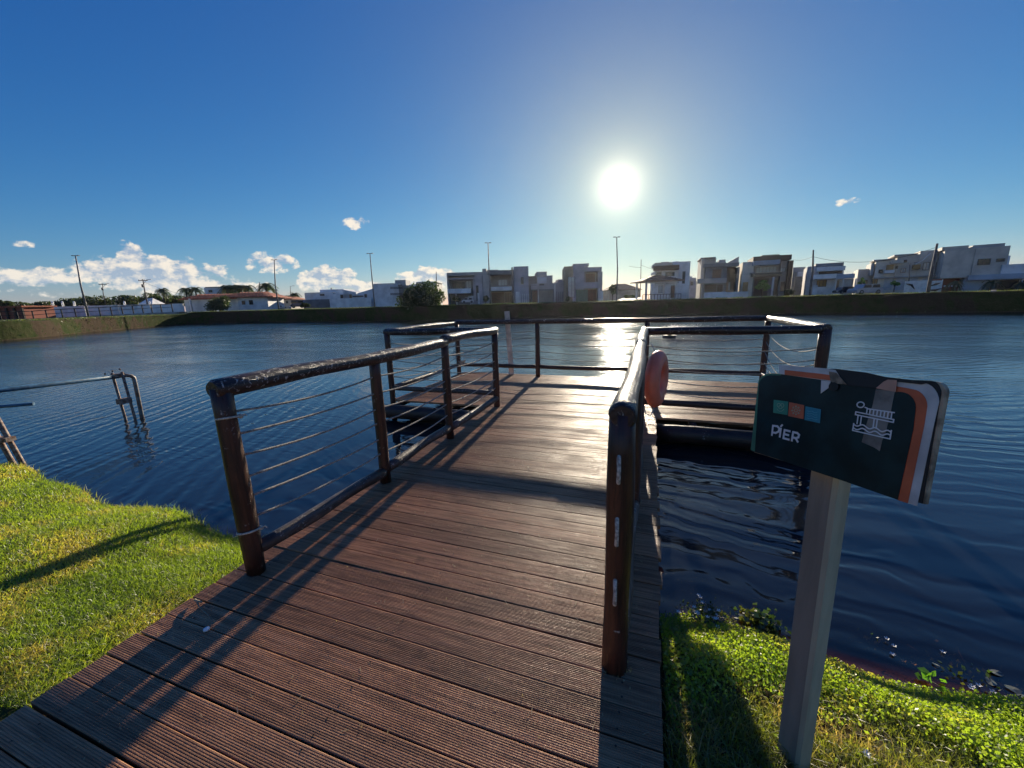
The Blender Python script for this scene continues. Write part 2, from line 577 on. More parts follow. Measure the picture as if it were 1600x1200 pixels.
    def build(self, name, mat, parent=None):
        me = self.mesh(name)
        if mat:
            me.materials.append(mat)
        o = bpy.data.objects.new(name, me)
        col.objects.link(o)
        if parent:
            o.parent = parent
        return o


def tag(o, label, cat, group=None):
    o['label'] = label
    o['category'] = cat
    if group:
        o['group'] = group
    return o


def struct(o):
    o['kind'] = 'structure'
    return o


def thing(name, label, cat, loc=(0, 0, 0), rz=0.0, group=None):
    o = bpy.data.objects.new(name, None)
    o.empty_display_size = .2
    o.location = tuple(map(float, loc))
    o.rotation_euler = (0, 0, rz)
    col.objects.link(o)
    return tag(o, label, cat, group)


def clone(root, loc, rz=None, label=None, scale=None):
    r = root.copy()
    col.objects.link(r)
    r.location = tuple(map(float, loc))
    if rz is not None:
        r.rotation_euler = (0, 0, rz)
    if scale:
        r.scale = (scale,) * 3 if not hasattr(scale, '__len__') else scale
    if label:
        r['label'] = label
    for ch in list(root.children):
        c = ch.copy()
        col.objects.link(c)
        c.parent = r
        for g in list(ch.children):
            d = g.copy()
            col.objects.link(d)
            d.parent = c
    return r


def fast_mesh(name, co, faces, mat, parent=None, rnd=None, smooth=False):
    """co (N,3), faces (M,k) all of one size"""
    me = bpy.data.meshes.new(name)
    n, (mm, k) = len(co), faces.shape
    me.vertices.add(n)
    me.vertices.foreach_set('co', np.ascontiguousarray(co, dtype=np.float32).ravel())
    me.loops.add(mm * k)
    me.loops.foreach_set('vertex_index', faces.astype(np.int32).ravel())
    me.polygons.add(mm)
    me.polygons.foreach_set('loop_start', np.arange(0, mm * k, k, dtype=np.int32))
    me.polygons.foreach_set('loop_total', np.full(mm, k, dtype=np.int32))
    if smooth:
        me.polygons.foreach_set('use_smooth', np.ones(mm, dtype=bool))
    me.update(calc_edges=True)
    if rnd is not None:
        a = me.attributes.new('rnd', 'FLOAT', 'POINT')
        a.data.foreach_set('value', rnd.astype(np.float32))
    me.materials.append(mat)
    o = bpy.data.objects.new(name, me)
    col.objects.link(o)
    if parent:
        o.parent = parent
    return o


def leaf_cloud(centres, size, aspect=.55, up_bias=0.0, rng=RNG, droop=0.0):
    """one folded quad (two tris) for each leaf"""
    n = len(centres)
    size = np.broadcast_to(size, (n,))
    d = rng.normal(size=(n, 3))
    d[:, 2] += up_bias
    d /= np.linalg.norm(d, axis=1)[:, None]
    q = rng.normal(size=(n, 3))
    s = np.cross(d, q)
    s /= np.linalg.norm(s, axis=1)[:, None]
    L = size[:, None]
    a = centres - d * L * .5
    c = centres + d * L * .5
    b = centres + s * L * aspect * .5
    e = centres - s * L * aspect * .5
    co = np.stack([a, b, c, e], 1).reshape(-1, 3)
    f = np.arange(4 * n).reshape(n, 4)
    r = np.repeat(rng.random(n), 4)
    return co, f, r


def uvw(u, v, z=0.0):
    p = RH * u + FH * v
    return np.array([p[0], p[1], z])


def FR(px, py, v):
    """point seen at a pixel, on the upright plane v metres ahead -> (u, z)"""
    d = ray(px, py)
    t = v / np.dot(d, FH)
    X = EYE + d * t
    return float(np.dot(X, RH)), float(X[2])


def PZ(px, py, z):
    d = ray(px, py)
    return EYE + d * ((z - EYE[2]) / d[2])


# ------------------------------------------------------------------ shared materials
m_deck = deck_material()
m_post = log_material('varnished_post_wood', (.085, .032, .018), (.030, .014, .010), (.40, .38, .35), .12, .42, (4.0, 4.0, .30))
m_rail = log_material('flaking_rail_wood', (.060, .034, .026), (.020, .013, .011), (.46, .44, .42), .95, .36, (4.0, .30, 4.0))
m_rail_x = log_material('flaking_cross_rail_wood', (.060, .034, .026), (.020, .013, .011), (.40, .38, .36), .6, .36, (.30, 4.0, 4.0))
m_low = log_material('grey_low_rail_wood', (.115, .090, .075), (.050, .036, .030), (.40, .38, .36), .45, .5, (3.0, .4, 3.0))
m_beam = log_material('dark_beam_wood', (.060, .030, .020), (.022, .013, .010), (.30, .28, .26), .1, .5, (.4, 3.0, 3.0))
m_rope = M('braided_rope', (.42, .38, .30), .8, .25, 90, .004, 220)
m_white_rope = M('white_cord', (.75, .73, .68), .7, .15, 60, .002, 200)
m_water = water_material()
m_grassleaf = leaf_material('lawn_blade', (.17, .22, .022), (.075, .125, .014), dry=(.36, .26, .10), trans=.52, scale=1.7, dry_amt=.6, tgain=4.0)
m_ground_leaf = leaf_material('creeping_leaf', (.17, .23, .028), (.075, .135, .016), dry=(.34, .27, .09), trans=.52, scale=2.0, dry_amt=.45, tgain=4.0)
m_drygrass = leaf_material('dry_lawn_blade', (.15, .17, .025), (.07, .095, .016), dry=(.33, .25, .12), trans=.5, scale=2.6, dry_amt=.95, tgain=3.2)
m_crest = leaf_material('crest_blade_sun_tint', (.085, .12, .022), (.045, .075, .014), dry=(.20, .17, .07), trans=.45, scale=.4, dry_amt=.7, tgain=2.4)  # lighter than the slope tufts: sunlight on the crest put into the colour
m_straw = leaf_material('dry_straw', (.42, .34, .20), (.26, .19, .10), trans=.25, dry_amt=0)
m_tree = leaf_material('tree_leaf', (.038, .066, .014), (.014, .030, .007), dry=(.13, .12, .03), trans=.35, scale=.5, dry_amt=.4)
m_palm = leaf_material('palm_leaf', (.045, .075, .020), (.025, .048, .014), trans=.3, scale=.6, dry_amt=.3)
m_bark = M('bark', (.10, .075, .055), .9, .3, 8, .02, 20)
m_near_soil = soil_material('near_soil', (.050, .070, .016), (.085, .075, .030), (.080, .052, .030), .04, 2.0)
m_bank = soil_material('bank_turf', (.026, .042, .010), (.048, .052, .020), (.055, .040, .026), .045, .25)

# ------------------------------------------------------------------ near ground and water
SHORE_Y, WATER_Z = 1.97, -0.28


def shore(x):
    return SHORE_Y + .07 * np.sin(x * 1.7 + .6) + .045 * np.sin(x * 4.3) + np.where(x < -3, .03 * (-3 - np.maximum(x, -9)), 0) - .12 * np.exp(-((x + 2.9) / .7) ** 2)


def hgt(x, y):
    d = shore(x) - y
    sl = np.where(x < -2.2, .58, .42)
    land = WATER_Z + (-.03 - WATER_Z) * (1 - np.exp(-np.maximum(d, 0) / sl))
    bed = WATER_Z + np.maximum(d * .42, -1.1)
    z = np.where(d > 0, land, bed)
    z = z + .010 * np.sin(x * 3.1 + y * 2.2) * np.sin(y * 3.7 - x) * np.clip(d, 0, 1) * 1.2
    return z


xs = np.concatenate([np.linspace(-70, -11, 30), np.linspace(-10.8, 6, 211), np.linspace(6.5, 70, 30)])
ys = np.concatenate([np.linspace(-60, -3, 16), np.linspace(-2.8, 5.5, 104), np.array([6.5, 9, 14, 30])])
X, Y = np.meshgrid(xs, ys)
Z = hgt(X, Y)
Z = np.where((X > -2.32) & (X < .14) & (Y > -1.6), np.minimum(Z, -.09), Z)
co = np.stack([X, Y, Z], -1).reshape(-1, 3)
nx, ny = len(xs), len(ys)
ii, jj = np.meshgrid(np.arange(nx - 1), np.arange(ny - 1))
fa = np.stack([jj * nx + ii, jj * nx + ii + 1, (jj + 1) * nx + ii + 1, (jj + 1) * nx + ii], -1).reshape(-1, 4)
g = struct(fast_mesh('lawn_ground', co, fa, m_near_soil, smooth=True))

w = MB()
w.add([(-130, 1.2, WATER_Z), (130, 1.2, WATER_Z), (130, 130, WATER_Z), (-130, 130, WATER_Z)], [(0, 1, 2, 3)])
struct(w.build('lake_water', m_water))

# far bank: a ring of ground that rises from the water and runs on to the horizon
shore_uv = [(-48, -20), (-50, 4), (-47, 18), (-43.5, 29), (-42.3, 32.7), (-42.9, 35.9), (-47.0, 43.5), (-50, 54), (-51, 62), (-45, 65.5), (-42.1, 65), (-34, 61), (-25.2, 57),
            (-18, 54), (-13, 52), (-6, 52), (.2, 52.4), (7, 52.6), (13.7, 51.8), (19, 50), (23.7, 48.0), (29, 44.6), (33.7, 41.3), (39.8, 37.6), (46.2, 35), (54, 29), (58, 18), (60, 2), (60, -30)]
shore_uv = [(a * .89, b * .89) for a, b in shore_uv]
pts = []
for i in range(len(shore_uv) - 1):
    a, b = np.array(shore_uv[i], float), np.array(shore_uv[i + 1], float)
    n = max(2, int(np.linalg.norm(b - a) / 1.2))
    for k in range(n):
        pts.append(a + (b - a) * k / n)
pts = np.array(pts)
ker = np.array([1, 2, 3, 2, 1]) / 9
pts = np.stack([np.convolve(np.pad(pts[:, k], 2, 'edge'), ker, 'valid') for k in range(2)], 1)
PAD_Z = 1.36
rows = [(-7, -1.8), (-1.5, -.95), (0, -.30), (.5, -.12), (1.3, .17), (2.4, .60), (3.4, 1.0), (4.3, 1.25), (5.3, 1.36), (7, PAD_Z), (10, PAD_Z), (16, PAD_Z), (28, PAD_Z), (60, PAD_Z), (150, PAD_Z), (320, PAD_Z)]
co = []
for (off, z) in rows:
    for p in pts:
        L = np.linalg.norm(p)
        stp = 1.0
        if p[0] < -34:
            stp = np.interp(p[1], [33, 36, 54, 56.5], [.55, .07, .07, 1.0])
        off = off * (stp if 0 < off < 6 else 1)
        q = p * (L + off) / L
        wob = 0
        if 0 < off < 8:
            wob = .16 * mnoise.noise(Vector((q[0] * .35, q[1] * .35, 3)))
        lo = 1.0
        if p[0] < -34 and p[1] < 55:
            lo = .80
        zz = z * lo if z > 0 else z
        X3 = uvw(q[0], q[1], zz + wob * (1 if off < 5 else .25))
        co.append(X3)
n = len(pts)
fa = np.array([(i * n + j, i * n + j + 1, (i + 1) * n + j + 1, (i + 1) * n + j) for i in range(len(rows) - 1) for j in range(n - 1)])
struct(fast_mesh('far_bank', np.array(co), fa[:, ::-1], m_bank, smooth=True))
FAR_ROWS, FAR_PTS = rows, pts


def crest_point(i, off, z):
    p = pts[i]
    L = np.linalg.norm(p)
    q = p * (L + off) / L
    return uvw(q[0], q[1], z)


# tufts along the far crest and down its face; crest ones coloured brighter for sunlight
rng = np.random.default_rng(5)
cs = []
for k in range(27000):
    i = rng.integers(20, len(pts) - 12)
    off = rng.uniform(.1, 5.6) if k < 9000 else rng.uniform(4.7, 9.5)
    z = np.interp(off, [r_[0] for r_ in rows], [r_[1] for r_ in rows])
    stp = np.interp(pts[i][1], [33, 36, 54, 56.5], [.55, .07, .07, 1.0]) if pts[i][0] < -34 else 1.0
    off = off * (stp if off < 6 else 1)
    lo = .80 if (pts[i][0] < -34 and pts[i][1] < 55 and z > 0) else 1
    pt = crest_point(i, off, z * lo + rng.uniform(.0, .10))
    cs.append(pt + rng.uniform(-.6, .6, 3) * (1, 1, 0))
cs = np.array(cs)
for sl_, mt_, sz_, lb_ in ((slice(0, 9000), m_tree, (.08, .22), 'rough dark grass tufts covering the bank face across the lake'), (slice(9000, None), m_crest, (.07, .15), 'strip of grass along the top of the far bank, sunlight in its bright colour')):
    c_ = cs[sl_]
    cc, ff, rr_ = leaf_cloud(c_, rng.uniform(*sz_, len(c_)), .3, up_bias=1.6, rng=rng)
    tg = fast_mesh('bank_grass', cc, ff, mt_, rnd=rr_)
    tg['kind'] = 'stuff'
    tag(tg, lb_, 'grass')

# ================================================================== PIER
pier = thing('pier', 'brown wooden T-shaped pier of grooved boards reaching out over the lake', 'pier', (-1.0, 3.0, 0))


def build_in(root, mb, name, mat):
    """mb is in world coordinates; store it relative to its root"""
    l = root.location
    mb.v = [(a - l[0], b - l[1], c - l[2]) for a, b, c in mb.v]
    return mb.build(name, mat, root)


def board_mesh(L, wd, th=.028, ribs=13, name='deck_board_mesh'):
    """grooved decking board, long along x, grooves as real relief"""
    prof = [(-wd / 2, -th), (-wd / 2, -.003), (-wd / 2 + .003, 0)]
    p = (wd - .010) / ribs
    y = -wd / 2 + .005
    for i in range(ribs):
        a = y + i * p
        prof += [(a + p * .08, 0), (a + p * .26, -.0016), (a + p * .50, -.0016), (a + p * .68, 0)]
    prof += [(wd / 2 - .003, 0), (wd / 2, -.003), (wd / 2, -th)]
    k = len(prof)
    mb = MB()
    vs = [(-L / 2, a, b) for a, b in prof] + [(L / 2, a, b) for a, b in prof]
    fs = [(i, i + 1, k + i + 1, k + i) for i in range(k - 1)] + [(k - 1, 0, k, 2 * k - 1)]
    fs += [tuple(range(k))[::-1], tuple(range(k, 2 * k))]
    mb.add(vs, fs)
    me = mb.mesh(name)
    me.materials.append(m_deck)
    return me


rb = random.Random(3)
walk_mesh = [board_mesh(2.36, w_) for w_ in (.1130, .1115, .1135)]
wide_mesh = [board_mesh(5.76, w_) for w_ in (.1130, .1115, .1135)]
PITCH_B = .1195


def put_board(me, cx, cy, tilt=0.0, z=0.0):
    o = bpy.data.objects.new('deck_board', me)
    col.objects.link(o)
    o.parent = pier
    o.location = (cx - pier.location[0], cy - pier.location[1], z)
    o.rotation_euler = (rb.gauss(0, .003), rb.gauss(0, .0006), tilt)
    return o


y = .421 + PITCH_B / 2 - 14 * PITCH_B
i = 0
while y < 5.19:
    tilt = rb.gauss(0, .0008)
    dy = rb.gauss(0, .0006)
    if 1.42 < y < 1.55:
        tilt = -.0042
    if 3.02 < y < 3.1:
        tilt = .003
    put_board(rb.choice(walk_mesh), -1.075 + rb.uniform(-.012, .012), y + dy, tilt, rb.gauss(0, .0009))
    y += PITCH_B
    i += 1
y0w = y
while y < 7.83:
    j = rb.uniform(-.25, .25)
    if True:
        put_board(rb.choice(wide_mesh), -1.075 + rb.uniform(-.01, .01), y + rb.gauss(0, .001), rb.gauss(0, .0008), rb.gauss(0, .001))
    y += PITCH_B

sm = MB()
rs_ = random.Random(8)
yy_ = .421 + PITCH_B / 2 - 14 * PITCH_B
while yy_ < 7.8:
    for xx_ in (-2.10, -1.08, -.05):
        for dd_ in (-.032, .032):
            cx_, cy_ = xx_ + rs_.gauss(0, .006), yy_ + dd_ + rs_.gauss(0, .003)
            sm.add([(cx_ + .0042 * math.cos(a_), cy_ + .0042 * math.sin(a_), .0018) for a_ in np.linspace(0, 2 * math.pi, 9)[:-1]] + [(cx_, cy_, .0006)], [(k_, (k_ + 1) % 8, 8) for k_ in range(8)])
    yy_ += PITCH_B
sc_ = build_in(pier, sm, 'screw_heads', M('dark_screw_steel', (.04, .035, .03), .5, .2, 20, metal=.6))
sc_['kind'] = 'stuff'
for x in (-2.10, -1.08, -.05):
    build_in(pier, MB().box(x - .04, -1.5, -.15, x + .04, 7.85, -.0305), 'joist', m_beam)
for x in (-3.85, -3.05, .55, 1.62):
    build_in(pier, MB().tube([(x, 4.98, -.085), (x, 7.8, -.085)], .05, 8), 'joist', m_beam)
# round beams below the two wings, standing a little in front of the boards
for k, (xa, xb) in enumerate(((-4.02, -2.16), (.105, 1.92))):
    pp = [(xa + (xb - xa) * t, 5.03 + .01 * math.sin(t * 5), -.150 + .006 * math.sin(t * 4 + k)) for t in np.linspace(0, 1, 9)]
    build_in(pier, MB().tube(pp, [.105, .11, .112, .11, .108, .11, .112, .11, .105], 14, .05, k + 2), 'beam', m_beam)
build_in(pier, MB().tube([(-4.02, 7.72, -.2), (1.9, 7.72, -.2)], .10, 12, .05, 5), 'beam', m_beam)
for x, yy in ((-2.12, 3.1), (-.08, 3.1), (-2.12, 5.1), (-.08, 5.1), (-2.12, 7.65), (-.08, 7.65), (-3.93, 7.6), (1.8, 7.6)):
    build_in(pier, MB().tube([(x, yy, -1.5), (x, yy, -.155)], [.075, .07], 10), 'pile', m_beam)


# ---- railings
def log(root, a, b, r, mat, name, seed=0, n=12, wob=.012, rend=True, seg=9):
    a, b = np.array(a, float), np.array(b, float)
    ps, rs = [], []
    d = b - a
    s = np.array([-d[1], d[0], 0])
    s = s / (np.linalg.norm(s) + 1e-9)
    rr = random.Random(seed * 13 + 5)
    ph = rr.uniform(0, 6)
    for t in np.linspace(0, 1, seg):
        k = math.sin(math.pi * t)
        ps.append(a + d * t + s * wob * k * math.sin(ph + t * 5) + np.array([0, 0, wob * .8 * k * math.sin(ph * 2 + t * 4)]))
        rs.append(r * (1 + .06 * math.sin(ph + t * 9)))
    return build_in(root, MB().tube(ps, rs, n, .13, seed, round_end=rend), name, mat)


def post(root, x, y, z0, z1, r, seed, lean=(0, 0)):
    a = np.array([x, y, z0])
    b = np.array([x + lean[0], y + lean[1], z1])
    return log(root, a, b, r, m_post, 'post', seed, 14, .004, rend=False, seg=8)


def rope_line(root, pts, sag, r=.0055, name='rope', mat=None, seed=0):
    rr = random.Random(seed)
    out = []
    for i in range(len(pts) - 1):
        a, b = np.array(pts[i]), np.array(pts[i + 1])
        sg = sag * rr.uniform(.6, 1.35) * np.linalg.norm(b - a) / 1.2
        for t in np.linspace(0, 1, 11)[(1 if i else 0):]:
            p = a + (b - a) * t
            p = p - np.array([0, 0, sg * 4 * t * (1 - t)])
            out.append(p)
    return build_in(root, MB().tube(out, r, 6), name, mat or m_rope)


def rope_ring(root, c, r, tilt, name='rope_tie', rr=.006):
    ps = []
    for a in np.linspace(0, 2 * math.pi, 21):
        ps.append((c[0] + r * math.cos(a), c[1] + r * math.sin(a), c[2] + tilt * math.cos(a + .6)))
    mb = MB().tube(ps, rr, 6)
    mb.sphere((c[0] + r * .9, c[1] + r * .6, c[2] + tilt * .3), .014, 8, 6)
    mb.tube([(c[0] + r * .9, c[1] + r * .6, c[2]), (c[0] + r * 1.2, c[1] + r * .9, c[2] + .012), (c[0] + r * 1.5, c[1] + r * .8, c[2] + .004)], [.006, .005, .003], 5)
    return build_in(root, mb, name, M('pale_rope', (.55, .52, .42), .8, .2, 90, .002, 200))


ROPE_Z0 = (.961, .832, .708, .577, .459, .33)
ROPE_Z1 = (.936, .795, .663, .540, .398, .271)
LX = -2.12
LP = [(LX, 1.40), (LX - .01, 2.62), (LX, 3.78), (LX + .01, 5.22)]
left = thing('railing', 'left walkway railing of round dark posts with six sagging ropes, from grass to platform', 'railing', (LX, 3.3, 0), group='rope railings of the pier')
for k, (x, y) in enumerate(LP):
    post(left, x, y, -.02 if k < 3 else -.16, 1.10, (.051, .046, .045, .046)[k], 10 + k, (-.012, -.006) if k == 0 else (0, 0))
log(left, (LX - .012, 1.345, 1.098), (LX + .01, 3.80, 1.10), .052, m_rail, 'top_rail', 1, 16, .016, seg=15)
log(left, (LX + .004, 3.74, 1.128), (LX + .01, 5.27, 1.118), .051, m_rail, 'top_rail', 2, 16, .014, seg=11)
for k in range(3):
    a, b = LP[k], LP[k + 1]
    log(left, (a[0], a[1] + .03, .115 + .02 * (k == 0)), (b[0], b[1] - .03, .095 + .03 * (k > 0)), .044, m_low, 'bottom_rail', 20 + k, 12, .012, rend=False)
for k in range(6):
    rope_line(left, [(LP[0][0], LP[0][1] + .04, ROPE_Z0[k]), (LP[1][0], LP[1][1], ROPE_Z1[k]), (LP[2][0], LP[2][1], ROPE_Z1[k] + .012), (LP[3][0], LP[3][1], ROPE_Z1[k] + .02)],
              .028, .0068 if k < 9 else .006, seed=k)
rope_ring(left, (LX - .008, 1.40, .935), .055, .010)
rope_ring(left, (LX - .002, 1.40, .265), .056, .012)

RX = -.085
right = thing('railing', 'right walkway railing with sunlit flaking top log and short white ropes in its near post', 'railing', (RX, 3.3, 0), group='rope railings of the pier')
RP = [(RX, 1.42), (RX + .01, 2.62), (RX + .005, 3.78), (RX, 5.22)]
for k, (x, y) in enumerate(RP):
    post(right, x, y, -.02 if k < 3 else -.16, 1.10, (.050, .048, .048, .050)[k], 30 + k)
log(right, (RX + .002, 1.375, 1.096), (RX + .006, 3.62, 1.10), .048, m_rail, 'top_rail', 3, 16, .010, seg=15)
log(right, (RX + .006, 3.60, 1.100), (RX, 5.30, 1.112), .050, m_rail, 'top_rail', 4, 16, .010, seg=11)
for k in range(3):
    a, b = RP[k], RP[k + 1]
    log(right, (a[0] + .01, a[1] + .03, .125), (b[0] + .01, b[1] - .03, .12), .042, m_low, 'bottom_rail', 40 + k, 12, .010, rend=False)
for k in range(6):
    rope_line(right, [(RP[0][0], RP[0][1] - .0, ROPE_Z0[k]), (RP[1][0], RP[1][1], ROPE_Z1[k]), (RP[2][0], RP[2][1], ROPE_Z1[k] + .012), (RP[3][0], RP[3][1], ROPE_Z1[k] + .02)],
              .020, seed=20 + k)
for za, zb in ((.953, .839), (.711, .586), (.449, .329)):
    ps = [(RX - .004, RP[0][1] - .030, za + .004), (RX - .004, RP[0][1] - .054, za - .010), (RX - .002, RP[0][1] - .057, (za + zb) / 2), (RX - .003, RP[0][1] - .054, zb + .010), (RX - .004, RP[0][1] - .030, zb - .004)]
    build_in(right, MB().tube(ps, [.006, .008, .0075, .008, .006], 7), 'rope_end', M('weathered_white_rope', (.50, .48, .43), .8, .25, 70, .002, 200))

PXL, PXR, PYN, PYF = -3.93, 1.80, 5.20, 7.62


def bay(root, posts, top_z, seed, ropes=6, sag=.03, low=True, rope_r=.0065, z0=.93, z1=.25, r=.048):
    for k in range(len(posts) - 1):
        a, b = posts[k], posts[k + 1]
        if low:
            log(root, (a[0], a[1], .20), (b[0], b[1], .20), .040, m_low if seed % 2 else m_beam, 'bottom_rail', seed + 60 + k, 12, .008, rend=False)
    for k in range(ropes):
        z = z0 + (z1 - z0) * k / (ropes - 1)
        rope_line(root, [(p[0], p[1], z) for p in posts], sag, rope_r, seed=seed * 10 + k)


nl = thing('railing', 'short near railing of the left platform wing, joining the left walkway railing', 'railing', (-3.0, PYN, 0), group='rope railings of the pier')
post(nl, PXL, PYN, -.32, 1.10, .047, 51)
log(nl, (PXL - .05, PYN, 1.095), (LX - .02, PYN + .03, 1.115), .050, m_rail_x, 'top_rail', 5, 14, .008)
bay(nl, [(PXL, PYN), (LX, PYN + .02)], 1.1, 1, sag=.035)

sl = thing('railing', 'left end railing of the platform with pale flaking top log, facing the lake', 'railing', (PXL, 6.4, 0), group='rope railings of the pier')
post(sl, PXL - .02, PYF, -.3, 1.10, .048, 52)
log(sl, (PXL - .01, PYN - .02, 1.105), (PXL - .02, PYF + .05, 1.10), .048, m_rail, 'top_rail', 6, 14, .012)
bay(sl, [(PXL, PYN), (PXL - .02, PYF)], 1.1, 3, sag=.06)
mb = MB()
rq = random.Random(4)
for k in range(6):
    c = np.array([PXL + .06 + rq.uniform(-.02, .05), PYF - .02, .24 + rq.uniform(0, .05)])
    rad = rq.uniform(.035, .075)
    a0 = rq.uniform(0, 6)
    mb.tube([c + np.array([rad * math.cos(a), rad * .5 * math.sin(a), .5 * rad * math.sin(a + a0)]) for a in np.linspace(0, 6.0, 14)], .006, 5)
rc = build_in(sl, mb, 'rope_coil', m_rope)

fr_ = thing('railing', 'long far railing across the front of the platform, toward the open lake', 'railing', (-1.0, PYF, 0), group='rope railings of the pier')
FP = [(PXL - .02, PYF), (-2.16, PYF + .03), (-.07, PYF + .02), (PXR + .03, PYF)]
for k in (1, 2, 3):
    post(fr_, FP[k][0], FP[k][1], -.06 if k < 3 else -.3, 1.10, .048, 54 + k)
log(fr_, (PXL - .06, PYF, 1.12), (-1.0, PYF + .03, 1.115), .046, m_rail_x, 'top_rail', 7, 14, .008)
log(fr_, (-1.06, PYF + .03, 1.12), (PXR + .08, PYF, 1.135), .046, m_rail_x, 'top_rail', 8, 14, .008)
bay(fr_, FP, 1.1, 4, sag=.03)

sr = thing('railing', 'right end railing of the platform with glaring sunlit top log and loose crossing ropes', 'railing', (PXR, 6.4, 0), group='rope railings of the pier')
post(sr, PXR, PYN, -.32, 1.13, .058, 58)
log(sr, (PXR + .03, PYF + .05, 1.135), (PXR, PYN - .05, 1.135), .050, m_rail, 'top_rail', 9, 14, .008)
bay(sr, [(PXR + .02, PYF), (PXR, PYN)], 1.1, 6, sag=.10, ropes=5)

nr = thing('railing', 'short near railing of the right platform wing behind the orange life buoy', 'railing', (.9, PYN, 0), group='rope railings of the pier')
log(nr, (RX + .02, PYN + .02, 1.105), (PXR - .03, PYN, 1.125), .050, m_rail_x, 'top_rail', 10, 14, .006)
bay(nr, [(RX, PYN), (PXR, PYN)], 1.1, 8, sag=.055)

# ---- white board standing beyond the far rail
wb = thing('depth_board', 'pale upright board standing in the water just beyond the far pier railing', 'board', (-2.75, PYF + .12, WATER_Z))
xw = -2.80
build_in(wb, MB().obox((xw - .0, PYF + .16, .33), (1, 0, .05), (0, 1, 0), (-.05, 0, 1), .105, .03, 2.0), 'plank', M('pale_painted_wood', (.62, .58, .50), .7, .2, 5, .002, 40))
build_in(wb, MB().box(xw - .03, PYF + .1755, -.9, xw + .03, PYF + .22, .5), 'stake', m_beam)

# ---- life buoy
BY, BZ, BX = 4.10, .715, .075
buoy = thing('life_buoy', 'orange ring life buoy hanging on the outside of the right walkway railing', 'life buoy', (BX, BY, BZ), math.radians(-13))
R0, R1 = .198, .082
mb = MB()
nn, mm = 48, 18
vs, fs = [], []
for i in range(nn):
    a = 2 * math.pi * i / nn
    for j in range(mm):
        b2 = 2 * math.pi * j / mm
        rr = R0 + R1 * 1.1 * math.cos(b2)
        vs.append((R1 * .85 * math.sin(b2) * (1 + .0 * math.cos(b2)), rr * math.cos(a), rr * math.sin(a)))
for i in range(nn):
    for j in range(mm):
        fs.append((i * mm + j, ((i + 1) % nn) * mm + j, ((i + 1) % nn) * mm + (j + 1) % mm, i * mm + (j + 1) % mm))
mb.add(vs, fs, True)
m_or = M('orange_plastic', (.95, .22, .12), .45, .08, 4, .0006, 60, spec=.5)
mb.build('ring', m_or, buoy)
mb = MB()
vs = []
for i in range(nn):
    a = 2 * math.pi * i / nn
    for j in range(4):
        rr = R0 + (.004, -.004, -.004, .004)[j]
        vs.append(((R1 * .85 + .002) * (1 if j < 2 else .9), rr * math.cos(a), rr * math.sin(a)))
fs = [(i * 4 + j, ((i + 1) % nn) * 4 + j, ((i + 1) % nn) * 4 + (j + 1) % 4, i * 4 + (j + 1) % 4) for i in range(nn) for j in range(4)]
mb.add(vs, fs, True)
mb.build('seam', M('pale_orange', (.85, .30, .22), .5, .05), buoy)
mb = MB()
mb.tube([(-.06, -.05, .36), (-.03, -.06, .31), (-.005, -.07, .27), (.01, -.08, .245)], .005, 5)
mb.build('upper_cord', m_white_rope, buoy)
mb = MB()
mb.tube([(-.06, -.17, .03), (-.066, -.24, -.05), (-.06, -.27, -.18), (-.035, -.25, -.30), (.0, -.2, -.33), (.02, -.16, -.27)], .005, 5)
mb.build('hanging_cord', m_white_rope, buoy)

# ---- sign
SC = np.array([.466, 1.259, 1.142])
yw, ti, ro, SW, SH = -1.082, .128, .132, .489, .257
ex = np.array([math.cos(yw), math.sin(yw), 0])
nn_ = np.array([-math.sin(yw) * math.cos(ti), math.cos(yw) * math.cos(ti), -math.sin(ti)])
ez = np.cross(ex, nn_)
E1 = math.cos(ro) * ex + math.sin(ro) * ez
E2 = -math.sin(ro) * ex + math.cos(ro) * ez
if np.dot(E2, (0, 0, 1)) < 0:
    E2 = -E2
EN = -nn_                                   # towards the viewer
sign = thing('pier_sign', 'dark green PIER sign on a grey timber post beside the walkway', 'sign', (.5, 1.30, -.1))


def S2(px, py):
    d = ray(px, py)
    t = np.dot(SC - EYE, EN) / np.dot(d, EN)
    q = EYE + d * t - SC
    return (float(np.dot(q, E1)), float(np.dot(q, E2)))


def crop(x, y):                              # pixel of an enlarged study view -> photograph pixel
    return (1160 + x / 4.615, 550 + y / 4.615)


def decal(pts_, z, th, mat, name):
    poly = [S2(*crop(x, y)) for x, y in pts_]
    mb_ = MB().prism(poly, z, z + th, (SC, E1, E2, EN))
    return build_in(sign, mb_, name, mat)


def arc_pts(cx, cy, rx, ry, a0, a1, n=7):
    return [(cx + rx * math.cos(math.radians(a)), cy - ry * math.sin(math.radians(a))) for a in np.linspace(a0, a1, n)]


m_sgreen = M('sign_dark_green', (.005, .024, .028), .35, .25, 9, .0004, 40, spec=.28)
m_sedge = M('sign_edge_green', (.045, .20, .12), .4, .1)
m_sorange = M('sign_orange', (.62, .13, .045), .5, .1, 9)
m_swhite = M('sign_white', (.62, .60, .55), .55, .12, 9)
m_swhite2 = M('sign_lettering', (.74, .74, .72), .5, .04, 9)
m_sblack = M('sign_black', (.012, .012, .012), .6, .2)
m_sbeige = M('sign_core_beige', (.38, .30, .20), .8, .3, 30, .001, 80)
m_sghost = M('sign_ghost_glue', (.23, .21, .17), .7, .25, 14, .0006, 60)
m_ssq1 = M('sign_square_green', (.035, .26, .17), .5, .1)
m_ssq2 = M('sign_square_orange', (.60, .14, .06), .5, .1)
m_ssq3 = M('sign_square_teal', (.02, .25, .33), .5, .1)
TL, TR, BR, BL = (118, 158), (1450, 250), (1290, 1100), (62, 712)
